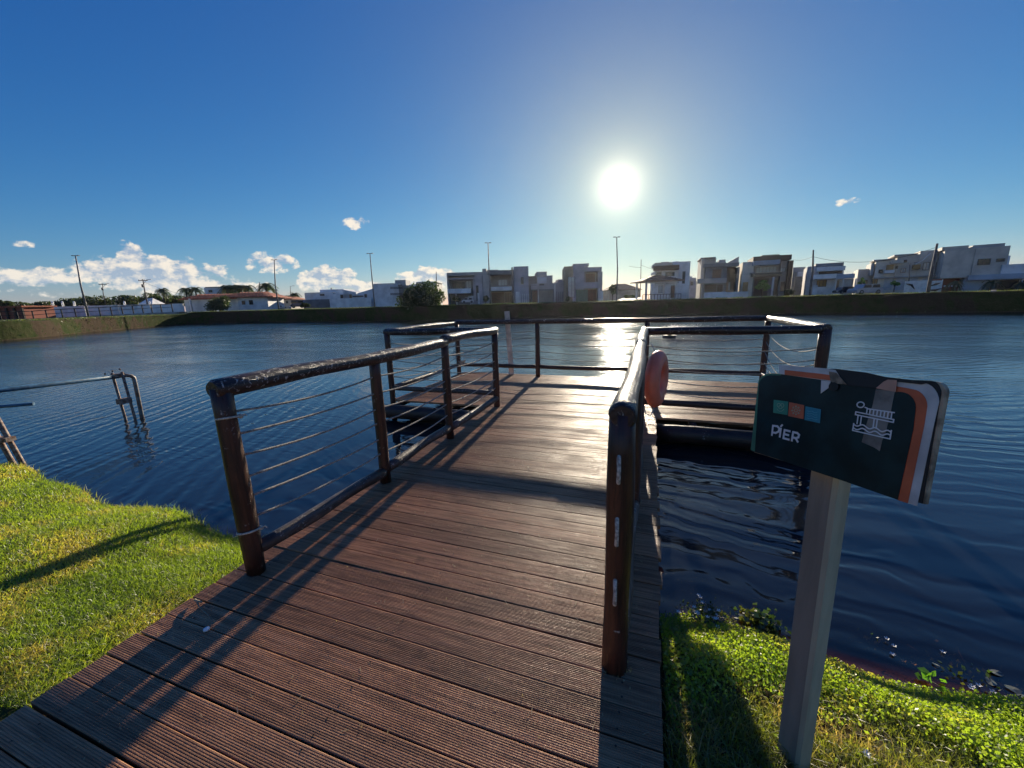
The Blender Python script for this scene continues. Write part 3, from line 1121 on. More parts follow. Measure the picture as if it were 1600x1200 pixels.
back = arc_pts(1370, 290, 92, 80, 90, 0) + [(1310, 1098), (80, 722), (120, 250)] + arc_pts(205, 232, 85, 70, 180, 95, 6)
decal(back, -.012, .0105, m_sbeige, 'back_panel')
blk = arc_pts(1362, 300, 70, 92, 90, 0) + [(1296, 1094), (70, 716), (112, 250)] + arc_pts(200, 232, 85, 76, 180, 95, 6)
decal(blk, -.0014, .0018, m_sblack, 'black_panel')
wh = [(1055, 205), (1130, 200), (1240, 212)] + arc_pts(1290, 360, 132, 140, 78, 0, 7) + [(1385, 520), (1262, 1112), (1196, 1092), (1170, 800), (1150, 420), (1090, 240)]
decal(wh, .0006, .0008, m_swhite, 'white_stripe')
og = [(1010, 252), (1100, 245), (1200, 262)] + arc_pts(1220, 390, 118, 122, 70, 0, 7) + [(1318, 520), (1198, 1090), (1120, 1066), (1100, 700), (1060, 320)]
decal(og, .0016, .0008, m_sorange, 'orange_stripe')
eg = [(62, 708), (116, 226)] + arc_pts(206, 226, 90, 72, 180, 100, 7) + [(280, 158), (282, 300), (110, 722)]
decal(eg, .0006, .0008, m_sedge, 'green_edge')
fc = [(96, 718), (122, 300)] + arc_pts(215, 240, 90, 72, 180, 95, 7) + [(330, 170), (480, 190), (640, 212), (740, 240), (960, 266), (1030, 290)] + \
     arc_pts(1140, 400, 118, 112, 85, 0, 8) + [(1240, 560), (1128, 1066), (750, 935), (400, 820)]
decal(fc, .0026, .0008, m_sgreen, 'green_face')
decal([(272, 92), (600, 118), (680, 130), (740, 218), (650, 212), (272, 158)], .0036, .0007, m_swhite, 'shifted_white_strip')
decal([(315, 130), (560, 156), (640, 166), (700, 214), (640, 206), (315, 164)], .0046, .0006, m_sorange, 'shifted_orange_strip')
decal([(610, 120), (700, 124), (900, 148), (1040, 180), (1370, 218), (1300, 235), (1040, 205), (990, 262), (760, 238), (680, 140)], .0036, .0006, m_sblack, 'torn_patch')
decal([(582, 205), (650, 213), (632, 262), (578, 300)], .0056, .0006, m_swhite, 'white_chip')
decal([(636, 140), (690, 150), (768, 236), (700, 230), (650, 215)], .0056, .0006, m_sbeige, 'torn_flap')
decal(arc_pts(672, 250, 36, 32, 0, 350, 14), .0064, .0004, m_sblack, 'screw_hole')
decal([(972, 268), (1110, 285), (1082, 420), (1050, 560), (1018, 640), (1000, 716), (962, 690), (870, 650), (905, 520), (950, 380)], .0038, .0004, m_sghost, 'peeled_strip')
decal([(1062, 200), (1128, 204), (1118, 290), (975, 262), (1030, 215)], .0048, .0004, M('sign_faded_orange', (.55, .30, .20), .6, .1), 'faded_strip')
sq = [[(234, 345), (338, 358), (334, 455), (230, 438)], [(346, 362), (454, 384), (448, 484), (338, 462)], [(464, 392), (576, 414), (568, 514), (456, 490)]]
for q_, mt in zip(sq, (m_ssq1, m_ssq2, m_ssq3)):
    decal(q_, .0038, .0004, mt, 'colour_square')


def stroke(mb_, pts_, wd, z=.0046, th=.0004, closed=False):
    P2 = [np.array(S2(*crop(x, y))) for x, y in pts_]
    if closed:
        P2.append(P2[0])
    for a, b in zip(P2[:-1], P2[1:]):
        d = b - a
        L = np.linalg.norm(d)
        if L < 1e-6:
            continue
        d = d / L
        s = np.array([-d[1], d[0]]) * wd / 2
        e = d * wd * .35
        mb_.prism([a - e - s, b + e - s, b + e + s, a - e + s], z, z + th, (SC, E1, E2, EN))
        z += .00002
    return mb_


px_m = 1 / 4.615 / 611 * 1.02
BW = 15 * px_m * 1.15
lt = MB()                                             # P
stroke(lt, [(222, 600), (230, 532), (262, 536), (276, 552), (270, 574), (250, 584), (226, 580)], BW)
build_in(sign, lt, 'letter', m_swhite2)
lt = MB()                                             # I with an acute accent
stroke(lt, [(279, 612), (287, 552)], BW)
stroke(lt, [(287, 537), (297, 527)], BW * .9)
build_in(sign, lt, 'letter', m_swhite2)
lt = MB()                                             # E
stroke(lt, [(352, 572), (314, 563), (305, 622), (345, 632)], BW)
stroke(lt, [(310, 592), (342, 600)], BW)
build_in(sign, lt, 'letter', m_swhite2)
lt = MB()                                             # R
stroke(lt, [(366, 640), (376, 578), (406, 585), (419, 598), (414, 616), (396, 622), (372, 616)], BW)
stroke(lt, [(394, 622), (409, 648)], BW)
build_in(sign, lt, 'letter', m_swhite2)
ic = MB()                                             # the pier pictogram
LW = 8 * px_m
stroke(ic, arc_pts(864, 381, 26, 20, 0, 360, 15), LW)
stroke(ic, [(896, 400), (908, 404), (916, 410), (1108, 438)], LW)
stroke(ic, [(912, 410), (906, 446)], LW)
for k in range(7):
    x0 = 934 + k * 26
    stroke(ic, [(x0, 414 + k * 3.9), (x0 - 6, 450 + k * 4.6)], LW)
stroke(ic, [(830, 432), (1104, 488), (1100, 508), (826, 452)], LW, closed=True)
for x0, y0 in ((846, 458), (870, 464), (962, 486), (984, 492)):
    stroke(ic, [(x0, y0), (x0 - 8, y0 + 60)], LW)
wv = lambda y_, x_: y_ + (x_ - 812) * .22 + 9 * math.sin((x_ - 812) / 14.5)
top = [(x_, wv(520, x_)) for x_ in range(814, 1088, 9)]
stroke(ic, top + [(1088, 566), (1078, 628), (808, 566), (816, 516)], LW)
stroke(ic, [(x_, wv(546, x_)) for x_ in range(814, 1080, 9)], LW)
build_in(sign, ic, 'pictogram', m_swhite2)
ic = MB()
for cx, cy, k in ((284, 398, 0), (396, 422, 1)):
    stroke(ic, arc_pts(cx, cy, 12, 12, 0, 360, 10), LW * .45)
    if k == 0:
        stroke(ic, arc_pts(cx, cy + 6, 26, 24, 200, 340, 8), LW * .45)
        stroke(ic, arc_pts(cx - 12, cy - 14, 12, 14, 0, 270, 7), LW * .45)
        stroke(ic, arc_pts(cx + 13, cy - 12, 12, 14, -90, 180, 7), LW * .45)
    else:
        for a in range(0, 360, 45):
            stroke(ic, arc_pts(cx + 26 * math.cos(math.radians(a)), cy + 28 * math.sin(math.radians(a)), 5, 5, 0, 360, 6), LW * .45)
build_in(sign, ic, 'pictogram', M('sign_icon_pale', (.30, .45, .30), .5, .05))
ic = MB()
for k in range(4):
    stroke(ic, [(478 + t * 9, 424 + k * 17 + t * 1.9 + 4 * math.sin(t * 1.3)) for t in range(9)], LW * .45)
build_in(sign, ic, 'pictogram', M('sign_icon_teal', (.10, .42, .50), .5, .05))
# the post: a planed timber, and a thin batten on its side
pc = np.array([.500, 1.288])
pyw = -1.04
pex = np.array([math.cos(pyw), math.sin(pyw), 0])
pey = np.array([-math.sin(pyw), math.cos(pyw), 0])
m_spost = M('grey_timber', (.25, .225, .18), .85, .09, 5, .0012, 60, stretch=(3, 3, .5), detail=7)
lean = np.array([-.012, .0, 1.0])
lean /= np.linalg.norm(lean)
mb = MB().obox((pc[0], pc[1], .47), pex, pey, lean, .066, .028, 1.14)
build_in(sign, mb, 'post', m_spost)
c2 = pc + pex[:2] * .0425 + pey[:2] * .004
mb = MB().obox((c2[0], c2[1], .465), pex, pey, lean, .017, .042, 1.13)
build_in(sign, mb, 'batten', M('green_grey_timber', (.40, .39, .28), .85, .10, 5, .0012, 60, stretch=(3, 3, .5)))

# ---- pipe frames standing in the water at the left
m_blue = M('blue_painted_pipe', (.055, .15, .26), .35, .3, 14, .0006, 80, col2=(.03, .08, .13))
m_rust = M('rusty_steel', (.30, .25, .21), .7, .3, 24, .002, 90, col2=(.13, .06, .035), metal=.3)
pf = thing('water_intake_stand', 'blue pipe carried out over the water by rusty clamped double legs', 'pipe', (-8.35, 3.9, WATER_Z))
tp = np.array([-8.35, 3.87, .47])
dr = np.array([-8.70, 2.70, .47]) - tp
dr /= np.linalg.norm(dr)
build_in(pf, MB().tube([tp - dr * -.0, tp + dr * 4.4], .034, 12), 'pipe', m_blue)
fw_ = -dr
build_in(pf, MB().tube([tp, tp + fw_ * .10, tp + fw_ * .15 + np.array([0, 0, -.015]), tp + fw_ * .18 + np.array([0, 0, -.05]), tp + fw_ * .185 + np.array([0, 0, -.12]),
                        tp + fw_ * .15 + np.array([.03, 0, -1.3])], .030, 12), 'elbow_pipe', M('worn_pipe', (.22, .25, .25), .5, .35, 16, .001, 80, col2=(.16, .09, .06)))
for s_ in (-.055, .045):
    build_in(pf, MB().tube([tp + np.array([s_ * .6, s_, .07]), tp + np.array([s_ * .6 + .02, s_ + .05, -1.4])], .021, 8), 'leg', m_rust)
build_in(pf, MB().obox(tp + (0, 0, -.42), (1, .1, 0), (-.1, 1, 0), (0, 0, 1), .10, .17, .085), 'clamp', m_rust)
build_in(pf, MB().obox(tp + (0, 0, .02), (1, .1, 0), (-.1, 1, 0), (0, 0, 1), .09, .15, .05), 'clamp', m_rust)
mb = MB()
for q in ((0, -.06, .085), (0, .04, .10), (0, -.16, .055)):
    mb.tube([tp + q, tp + np.array(q) + (0, 0, .03)], .012, 6)
build_in(pf, mb, 'bolt', m_rust)

pf2 = thing('pipe_stand', 'rusty double leg at the grass edge carrying a short blue pipe stub', 'pipe', (-7.4, 2.3, WATER_Z))
b0 = PZ(30, 728, WATER_Z)
t0 = np.array([-8.05, 2.36, .36])
t0 = np.array([b0[0] - .09, b0[1] - .10, .47])
for s_ in (-.05, .05):
    build_in(pf2, MB().tube([b0 + (s_, s_ * .4, -.5), b0 + (s_, s_ * .4, 0), t0 + (s_, s_ * .4, .1)], .026, 8), 'leg', m_rust)
mid = (b0 + t0) / 2
build_in(pf2, MB().obox(mid + (.02, 0, -.02), (1, .3, 0), (-.3, 1, 0), (0, 0, 1), .19, .09, .05), 'clamp', m_rust)
build_in(pf2, MB().tube([t0 + (-.5, -.42, .0), t0 + (-.05, -.05, .0), t0 + (.34, .27, .0)], .020, 10), 'pipe_stub', m_blue)

# ---- fountain
fx, fy = [float(q) for q in PZ(1046, 527, WATER_Z)[:2]]
ft = thing('fountain', 'small floating fountain throwing sunlit spray beyond the right platform wing', 'fountain', (fx, fy, WATER_Z))
build_in(ft, MB().tube([(fx, fy, WATER_Z - .1), (fx, fy, WATER_Z + .10)], [.34, .28], 16), 'float', m_sblack)
build_in(ft, MB().tube([(fx, fy, WATER_Z + .1), (fx, fy, WATER_Z + .22)], [.10, .07], 10), 'nozzle', m_sblack)
rng = np.random.default_rng(9)
nd = 16000
a = rng.uniform(0, 2 * math.pi, nd)
vr = rng.uniform(.1, 1.6, nd)
vz = rng.uniform(1.6, 2.7, nd) * (1 - .12 * vr)
tt = rng.uniform(0.02, 1, nd) * (2 * vz / 9.8)
wx = rng.exponential(.9, nd) * tt * 2.0
pos_ = np.stack([fx + vr * np.cos(a) * tt * 1.7 + wx, fy + vr * np.sin(a) * tt * 1.5, WATER_Z + .2 + vz * tt - 4.9 * tt ** 2], 1)
pos_ += rng.normal(0, .05, pos_.shape)
pos_ = pos_[pos_[:, 2] > WATER_Z + .01]
co, fa, _rd = leaf_cloud(pos_ - np.array([fx, fy, WATER_Z]), rng.uniform(.010, .024, len(pos_)), .8, rng=rng)
m_spray = bpy.data.materials.new('water_droplets')
m_spray.use_nodes = True
_t = m_spray.node_tree
_t.nodes.clear()
_N = NT(_t)
_a, _b, _m, _o = _N.n('ShaderNodeBsdfTranslucent'), _N.n('ShaderNodeBsdfGlossy'), _N.n('ShaderNodeMixShader'), _N.n('ShaderNodeOutputMaterial')
_a.inputs['Color'].default_value = (.95, .95, .95, 1)
_b.inputs['Roughness'].default_value = .3
_m.inputs[0].default_value = .3
_t.links.new(_a.outputs[0], _m.inputs[1])
_t.links.new(_b.outputs[0], _m.inputs[2])
_t.links.new(_m.outputs[0], _o.inputs[0])
spo = fast_mesh('spray', co, fa, m_spray, parent=ft, rnd=np.ones(len(co)))
spo['kind'] = 'stuff'

# ---- small things on the boards
cap = MB().tube([(0, 0, 0), (0, 0, .008)], [.014, .013], 14)
co_ = PZ(323, 985, .0)
cp_ = cap.build('bottle_cap', M('white_plastic', (.7, .72, .74), .4, .05), None)
cp_.location = (co_[0], co_[1], .003)
tag(cp_, 'small white bottle cap lying on the shaded boards by the left post', 'bottle cap')
tw = thing('fallen_twig', 'pale broken twig lying over the left edge of the deck, beside the grass', 'twig', tuple(PZ(305, 938, .01)))
mb = MB().tube([(0, 0, .004), (.03, -.01, .012), (.075, -.012, .02)], [.006, .007, .005], 6).tube([(.03, -.01, .012), (.09, -.035, .012), (.17, -.05, .004), (.26, -.075, .004)], [.004, .003, .0025, .0015], 5)
mb.build('branch', M('pale_twig', (.30, .25, .17), .8, .2), tw)

rng = np.random.default_rng(21)
# straw, seeds and grit on the deck
n = 950
px_ = rng.uniform(-2.24, .08, n)
py_ = rng.uniform(.3, 5.0, n) ** 1.0
ang_ = rng.uniform(0, math.pi, n)
L = rng.uniform(.004, .030, n) * np.where(rng.random(n) < .55, .45, 1)
w_ = rng.uniform(.0009, .0021, n)
z_ = rng.uniform(.0012, .005, n)
dx_, dy_ = np.cos(ang_), np.sin(ang_)
up_ = rng.uniform(-.2, .9, n) * .01
A = np.stack([px_ - dx_ * L / 2, py_ - dy_ * L / 2, z_], 1)
B = np.stack([px_ + dx_ * L / 2, py_ + dy_ * L / 2, z_ + np.abs(up_) * .8], 1)
Sx = np.stack([-dy_ * w_, dx_ * w_, 0 * w_], 1)
U = np.array([0, 0, .0012])
co = np.stack([A - Sx, B - Sx, B + Sx, A + Sx], 1).reshape(-1, 3)
st = fast_mesh('dry_grass_clippings', co, np.arange(4 * n).reshape(n, 4), m_straw, rnd=np.repeat(rng.random(n), 4))
st['kind'] = 'stuff'
tag(st, 'bits of dry straw and clippings scattered over the deck boards', 'clippings')


# ---- grass
def blades(x, y, hgt_, wid, lean_, rng, curl=.5):
    n_ = len(x)
    z = hgt(x, y) - .004
    a_ = rng.uniform(0, 2 * math.pi, n_)
    dirx, diry = np.cos(a_), np.sin(a_)
    b_ = rng.uniform(0, 2 * math.pi, n_)
    sx, sy = np.cos(b_) * wid / 2, np.sin(b_) * wid / 2
    base = np.stack([x, y, z], 1)
    S = np.stack([sx, sy, 0 * sx], 1)
    D = np.stack([dirx, diry, 0 * dirx], 1)
    m1 = base + D * (lean_ * hgt_ * .35)[:, None] + np.array([0, 0, 1]) * (hgt_ * .6)[:, None]
    tip = base + D * (lean_ * hgt_ * 1.0)[:, None] + np.array([0, 0, 1]) * (hgt_ * (1 - curl * lean_ * .35))[:, None]
    co_ = np.stack([base - S, base + S, m1 + S * .8, m1 - S * .8, tip], 1).reshape(-1, 3)
    k = 5 * np.arange(n_)[:, None]
    f_ = np.concatenate([k + [0, 1, 2], k + [0, 2, 3], k + [3, 2, 4]], 0)
    return co_, f_, np.repeat(rng.random(n_), 5)


def rej(fn, n_, x0, x1, y0, y1, rng):
    out = []
    while len(out) < n_:
        x = rng.uniform(x0, x1, n_)
        y = rng.uniform(y0, y1, n_)
        k = rng.random(n_) < fn(x, y)
        out += list(zip(x[k], y[k]))
    o = np.array(out[:n_])
    return o[:, 0], o[:, 1]


def on_deck(x, y):
    return (x > -2.262) & (x < .115) & (y > -1.6)


def left_d(x, y):
    d = np.hypot(x, y)
    inl = shore(x) - y
    vis = ((y > .55 + (-x - 2.3) * -.40)).astype(float)
    return np.clip(2.6 / d, .12, 1) ** 1.6 * (inl > .02) * (~on_deck(x, y)) * vis


x, y = rej(left_d, 210000, -12, -2.2, -1.2, 2.9, rng)
hh = rng.uniform(.018, .045, len(x)) * (1 + .5 * (rng.random(len(x)) < .06))
ed = np.clip(1 - (shore(x) - y) / .35, 0, 1)
hh = hh * (1 + .5 * ed * rng.random(len(x)))
wd = rng.uniform(.0022, .0042, len(x)) * np.clip(np.hypot(x, y) / 3.2, .9, 2.2)
co, fa, rd = blades(x, y, hh, wd, rng.uniform(.2, 1.5, len(x)), rng)
gl = fast_mesh('lawn_grass', co, fa, m_grassleaf, rnd=rd)
gl['kind'] = 'stuff'
tag(gl, 'short bright green lawn beside the left edge of the pier', 'grass')


def right_d(x, y):
    return (shore(x) - y > .03) * (~on_deck(x, y)) * np.where(y > .35 + .15 * x, 1.0, .0) * np.where(y < 1.45, 1, .35)


x, y = rej(right_d, 125000, .09, 4.2, .3, 2.5, rng)
hh = rng.uniform(.02, .055, len(x)) * np.where((y < 1.4) & (rng.random(len(x)) < .12), 1.9, 1)
co, fa, rd = blades(x, y, hh, rng.uniform(.0020, .0038, len(x)), rng.uniform(.2, 1.6, len(x)), rng)
gr = fast_mesh('lawn_grass', co, fa, m_drygrass, rnd=rd)
gr['kind'] = 'stuff'
tag(gr, 'thinner grass and dry stems between the pier and the sign post', 'grass')


def creep_d(x, y):
    inl = shore(x) - y
    p_ = np.clip((1.25 - np.abs(inl - .30)) , 0, 1)
    n_ = np.sin(x * 5.1 + 1) * np.sin(y * 6.3 + x * 2) * .3 + .8
    return (inl > -.03) * (~on_deck(x, y)) * np.clip((.62 + .14 * np.sin(x * 4.3 + 1) + .08 * np.sin(x * 11) - inl) / .25, .02, 1.0) * n_


x, y = rej(creep_d, 85000, .11, 4.4, .8, 2.45, rng)
z = hgt(x, y) + rng.uniform(.005, .055, len(x)) * (1 + .6 * np.sin(x * 7) * np.sin(y * 9))
co, fa, rd = leaf_cloud(np.stack([x, y, z], 1), rng.uniform(.008, .019, len(x)), .62, up_bias=.5, rng=rng)
cg = fast_mesh('creeping_plants', co, fa, m_ground_leaf, rnd=rd)
cg['kind'] = 'stuff'
tag(cg, 'thick creeping green leaves covering the bank right of the pier', 'ground cover')

# plants at the water's edge
m_dleaf = leaf_material('dark_waterside_leaf', (.045, .085, .020), (.03, .055, .015), trans=.35, dry_amt=.2, scale=3)
m_bleaf = leaf_material('bright_plant_leaf', (.10, .26, .03), (.08, .20, .02), trans=.5, dry_amt=0)
m_flower = M('white_petal', (.8, .8, .78), .5, .05)


def weed(name, label, cat, px, py, n_, r, h, size, mat, flowers=0, seed=0, zb=-.30, group=None):
    rg = np.random.default_rng(seed)
    b = PZ(px, py, zb)
    root = thing(name, label, cat, tuple(b), group=group)
    c = rg.normal(0, 1, (n_, 3)) * (r * .5, r * .5, 0)
    c[:, 2] = rg.uniform(.0, h, n_) * np.exp(-(np.hypot(c[:, 0], c[:, 1]) / r) ** 2)
    co_, fa_, rd_ = leaf_cloud(c, rg.uniform(size * .6, size * 1.3, n_), .7, up_bias=.6, rng=rg)
    fast_mesh('leaves', co_, fa_, mat, parent=root, rnd=rd_)
    mb_ = MB()
    for k in range(10):
        q = c[rg.integers(0, n_)]
        mb_.tube([(q[0] * .3, q[1] * .3, 0), (q[0] * .8, q[1] * .8, q[2] * .6), tuple(q)], .0015, 4)
    mb_.build('stems', M('green_stem', (.10, .12, .04), .7, .2), root)
    if flowers:
        mb_ = MB()
        for k in range(flowers):
            q = c[rg.integers(0, n_)] + (0, 0, .02)
            for j in range(5):
                a_ = j * 1.257 + k
                mb_.add([q, q + (.008 * math.cos(a_ - .4), .008 * math.sin(a_ - .4), .004), q + (.013 * math.cos(a_), .013 * math.sin(a_), .005), q + (.008 * math.cos(a_ + .4), .008 * math.sin(a_ + .4), .004)], [(0, 1, 2, 3)])
        f_ = mb_.build('flowers', m_flower, root)
        f_['kind'] = 'stuff'
    return root


weed('waterside_plant', 'low bushy plant with tiny white flowers where the pier meets the right bank', 'plant', 1108, 985, 900, .17, .10, .018, m_dleaf, 24, 1, -.29)
weed('waterside_plant', 'dark round-leaved plant on the water edge, left of the sign post', 'plant', 1190, 985, 260, .12, .10, .034, m_dleaf, 0, 2, -.29)
weed('waterside_plant', 'big bright green leaf standing on the bank edge right of the sign post', 'plant', 1449, 1060, 7, .035, .06, .050, m_bleaf, 0, 3, -.27)
weed('waterside_plant', 'sparse tangle of stems in the water just right of the sign post', 'plant', 1366, 1010, 24, .10, .07, .018, m_dleaf, 6, 4, -.32)
weed('waterside_plant', 'small weeds at the far right end of the near bank', 'plant', 1530, 1078, 160, .20, .06, .020, m_dleaf, 8, 5, -.31)
for k, (px, py, s) in enumerate(((1556, 1052, .05), (1548, 1066, .05), (1583, 1078, .055), (1596, 1086, .05), (1462, 1040, .03))):
    b = PZ(px, py, WATER_Z)
    vs = [(s * .5 * math.cos(t) * (1 if i else 1), s * .35 * math.sin(t), .004 + .003 * math.sin(t * 2)) for i, t in enumerate(np.linspace(0.25, 6.03, 12))]
    o = MB().add([(0, 0, .004)] + vs, [(0, i + 1, i + 2) for i in range(11)]).build('floating_leaf', M('floating_leaf_green', (.16, .17, .13), .35, .2))
    o.location = (b[0], b[1], WATER_Z)
    o.rotation_euler = (0, 0, k * 1.3)
    tag(o, ('pale leaf floating on the dark water, farthest from the bank of the right-hand ones', 'pale floating leaf just below the topmost of the right-hand leaves',
            'pale floating leaf near the right picture edge above the bank', 'last floating leaf, cut by the right picture edge', 'small lone leaf floating above the big bright green leaf')[k], 'leaf', 'leaves floating near the right bank')
# short stems hanging over the left shore
rgx = np.random.default_rng(77)
n = 650
x = rgx.uniform(-9, -2.4, n)
y = shore(x) - rgx.uniform(-.03, .10, n)
co, fa, rd = blades(x, y, rgx.uniform(.03, .10, n), rgx.uniform(.003, .005, n), rgx.uniform(.2, 1.2, n), rgx)
sg = fast_mesh('shore_weeds', co, fa, m_grassleaf, rnd=rd)
sg['kind'] = 'stuff'
tag(sg, 'straggling stems along the left water edge', 'weeds')
wf = weed('lawn_flower', 'tiny white flower low in the dry grass right of the sign post', 'flower', 1356, 1187, 3, .01, .02, .01, m_ground_leaf, 2, 8, -.07)

weed('post_weed', 'small pale weed growing at the foot of the near right post', 'weed', 968, 1046, 60, .05, .02, .012, m_straw, 0, 12, .002)

# ================================================================== ACROSS THE LAKE
def Mw(name, c, rough=.8, var=.10, scale=.6, **k):
    return M(name, c, rough, var, scale, bump=.004, bscale=6, **k)


w_grey = Mw('grey_render', (.44, .43, .41))
w_lilac = Mw('lilac_grey_render', (.46, .44, .46))
w_white = Mw('white_render', (.82, .82, .80))
w_pale = Mw('pale_blue_grey_render', (.70, .72, .73))
w_beige = Mw('beige_render', (.74, .67, .56))
w_olive = Mw('olive_brown_cladding', (.36, .30, .21))
w_brown = Mw('dark_brown_cladding', (.075, .048, .036))
w_cream = Mw('cream_render', (.60, .55, .47))
w_dark = Mw('dark_paint_and_recess_shade', (.03, .028, .028))  # dark fittings; on recess shutters the black is painted shade
w_slate = Mw('slate_grey_render', (.20, .215, .225))
w_taupe = Mw('taupe_render', (.33, .295, .25))
w_blue = Mw('blue_grey_wall', (.34, .42, .50))
w_shut = M('ribbed_shutter', (.5, .52, .54), .5, .06, 3)
w_door = M('wooden_door', (.13, .055, .03), .5, .2, 3)
w_ochre = Mw('ochre_panel', (.42, .25, .10))
w_frame = M('dark_window_frame', (.06, .06, .065), .5)
w_glass = M('window_glass', (.022, .030, .036), .08, .1, 1, spec=.35)
w_glass2 = M('bright_glass', (.30, .38, .42), .12, .1, 1, spec=.8)
w_red = Mw('red_wall', (.30, .09, .055))
w_tile = M('red_roof_tile', (.42, .12, .06), .8, .3, 3, .02, 14)
w_btile = M('brown_roof_tile', (.15, .085, .060), .8, .3, 3, .02, 14)
w_pole = M('weathered_pole', (.16, .14, .13), .8, .2, 2)
w_steel = M('galvanised_pole', (.25, .25, .25), .55, .15, 2, metal=.3)
w_fix = M('lamp_housing', (.12, .12, .12), .6)
w_path = M('pale_paving', (.42, .40, .36), .85, .15, 1.5, .005, 20)
w_tyre = M('tyre_rubber', (.02, .02, .02), .8)


class House:
    def __init__(self, name, label, cat, v, pxc, pyb, group=None, phi=0.0):
        """phi turns the front so that it faces the pier, as the street round the lake does"""
        self.v = v
        self.uc, self.zb = FR(pxc, pyb, v)
        self.org = uvw(self.uc, v, self.zb)
        a_ = YAW + math.radians(phi)
        self.ex = np.array([math.cos(a_), math.sin(a_), 0.0])
        self.ey = np.array([-math.sin(a_), math.cos(a_), 0.0])
        self.root = thing(name, label, cat, self.org, a_, group)
        self.pyb = pyb

    def loc(self, px, py):
        """local (x, z) of a pixel on this house's front plane"""
        d = ray(px, py)
        t = np.dot(self.org - EYE, self.ey) / np.dot(d, self.ey)
        q = EYE + d * t - self.org
        return float(np.dot(q, self.ex)), float(q[2])

    def rect(self, px0, py0, px1, py1, v=None):
        v = v or self.v
        ym, xm = (py0 + py1) / 2, (px0 + px1) / 2
        x0, x1 = self.loc(px0, ym)[0], self.loc(px1, ym)[0]
        z1, z0 = self.loc(xm, py0)[1], self.loc(xm, py1)[1]
        if py1 >= self.pyb - 3.5:
            z0 = -.5
        return x0, z0, x1, z1

    def box(self, name, px0, py0, px1, py1, off, depth, mat):
        """front face stands `off` metres toward the lake, `depth` metres deep"""
        x0, z0, x1, z1 = self.rect(px0, py0, px1, py1)
        return MB().box(x0, -off, z0, x1, -off + depth, z1).build(name, mat, self.root)

    def win(self, px0, py0, px1, py1, off, glass=None, bars=1, name='window', frame=None, rows=0):
        x0, z0, x1, z1 = self.rect(px0, py0, px1, py1)
        if z0 < 0:
            z0 = .05
        t = .07
        y = -off
        mb = MB()
        mb.box(x0, y - .07, z0, x0 + t, y - .003, z1).box(x1 - t, y - .07, z0, x1, y - .003, z1)
        mb.box(x0 + t, y - .07, z0, x1 - t, y - .003, z0 + t).box(x0 + t, y - .07, z1 - t, x1 - t, y - .003, z1)
        for i in range(bars):
            xx = x0 + (x1 - x0) * (i + 1) / (bars + 1)
            mb.box(xx - .03, y - .06, z0 + t, xx + .03, y - .003, z1 - t)
        f = mb.build(name, frame or w_frame, self.root)
        MB().box(x0 + t, y - .03, z0 + t, x1 - t, y - .006, z1 - t).build('pane', glass or w_glass, f)
        return f

    def shutter(self, px0, py0, px1, py1, off, mat=None, n=9, name='garage_door'):
        x0, z0, x1, z1 = self.rect(px0, py0, px1, py1)
        mb = MB()
        z0 = max(z0, 0)
        h = (z1 - z0) / n
        for i in range(n):
            mb.box(x0, -off - .05, z0 + h * i, x1, -off - .004, z0 + h * (i + .82))
        mb.box(x0, -off - .03, z0, x1, -off - .002, z1)
        return mb.build(name, mat or w_shut, self.root)

    def posts(self, px0, px1, py0, n, off, mat, w=.09, name='fence_post'):
        for i in range(n):
            p = px0 + (px1 - px0) * i / max(1, n - 1)
            u0, z1 = self.loc(p, py0)
            MB().box(u0 - w / 2, -off - w, -.3, u0 + w / 2, -off, z1).build(name, mat, self.root)

    def hip(self, px0, px1, py_e, py_r, off, depth, mat, over=.5, ridge=.35, name='roof'):
        x0, z0, x1, z1 = self.rect(px0, py_r, px1, py_e)
        z0 = self.loc((px0 + px1) / 2, py_e)[1]
        x0 -= over
        x1 += over
        y0, y1 = -off - over, -off + depth + over
        ym = (y0 + y1) / 2
        r = (x1 - x0) * ridge / 2
        xm = (x0 + x1) / 2
        v = [(x0, y0, z0), (x1, y0, z0), (x1, y1, z0), (x0, y1, z0), (xm - r, ym, z1), (xm + r, ym, z1), (x0, y0, z0 - .12), (x1, y0, z0 - .12), (x1, y1, z0 - .12), (x0, y1, z0 - .12)]
        f = [(0, 1, 5, 4), (1, 2, 5), (2, 3, 4, 5), (3, 0, 4), (0, 6, 7, 1), (1, 7, 8, 2), (2, 8, 9, 3), (3, 9, 6, 0), (6, 9, 8, 7)]
        o = MB().add(v, f).build(name, mat, self.root)
        mb = MB()
        n = int((x1 - x0) / .5)
        for i in range(n + 1):                      # tile rolls down the front slope
            xx = x0 + (x1 - x0) * i / n
            t = 1 - max(0, abs(xx - xm) - r) / ((x1 - x0) / 2 - r + 1e-6)
            if t < .05:
                continue
            mb.tube([(xx, y0, z0 + .03), (xx, y0 + (ym - y0) * t, z0 + (z1 - z0) * t + .03)], .06, 4, cap=False)
        if n > 0:
            k = mb.build('tile_rolls', mat, o)
            k['kind'] = 'stuff'
        return o


def glassrail(H, px0, py0, px1, py1, off, mat=None):
    H.box('balcony', px0, py0, px1, py1, off, .12, mat or w_white)


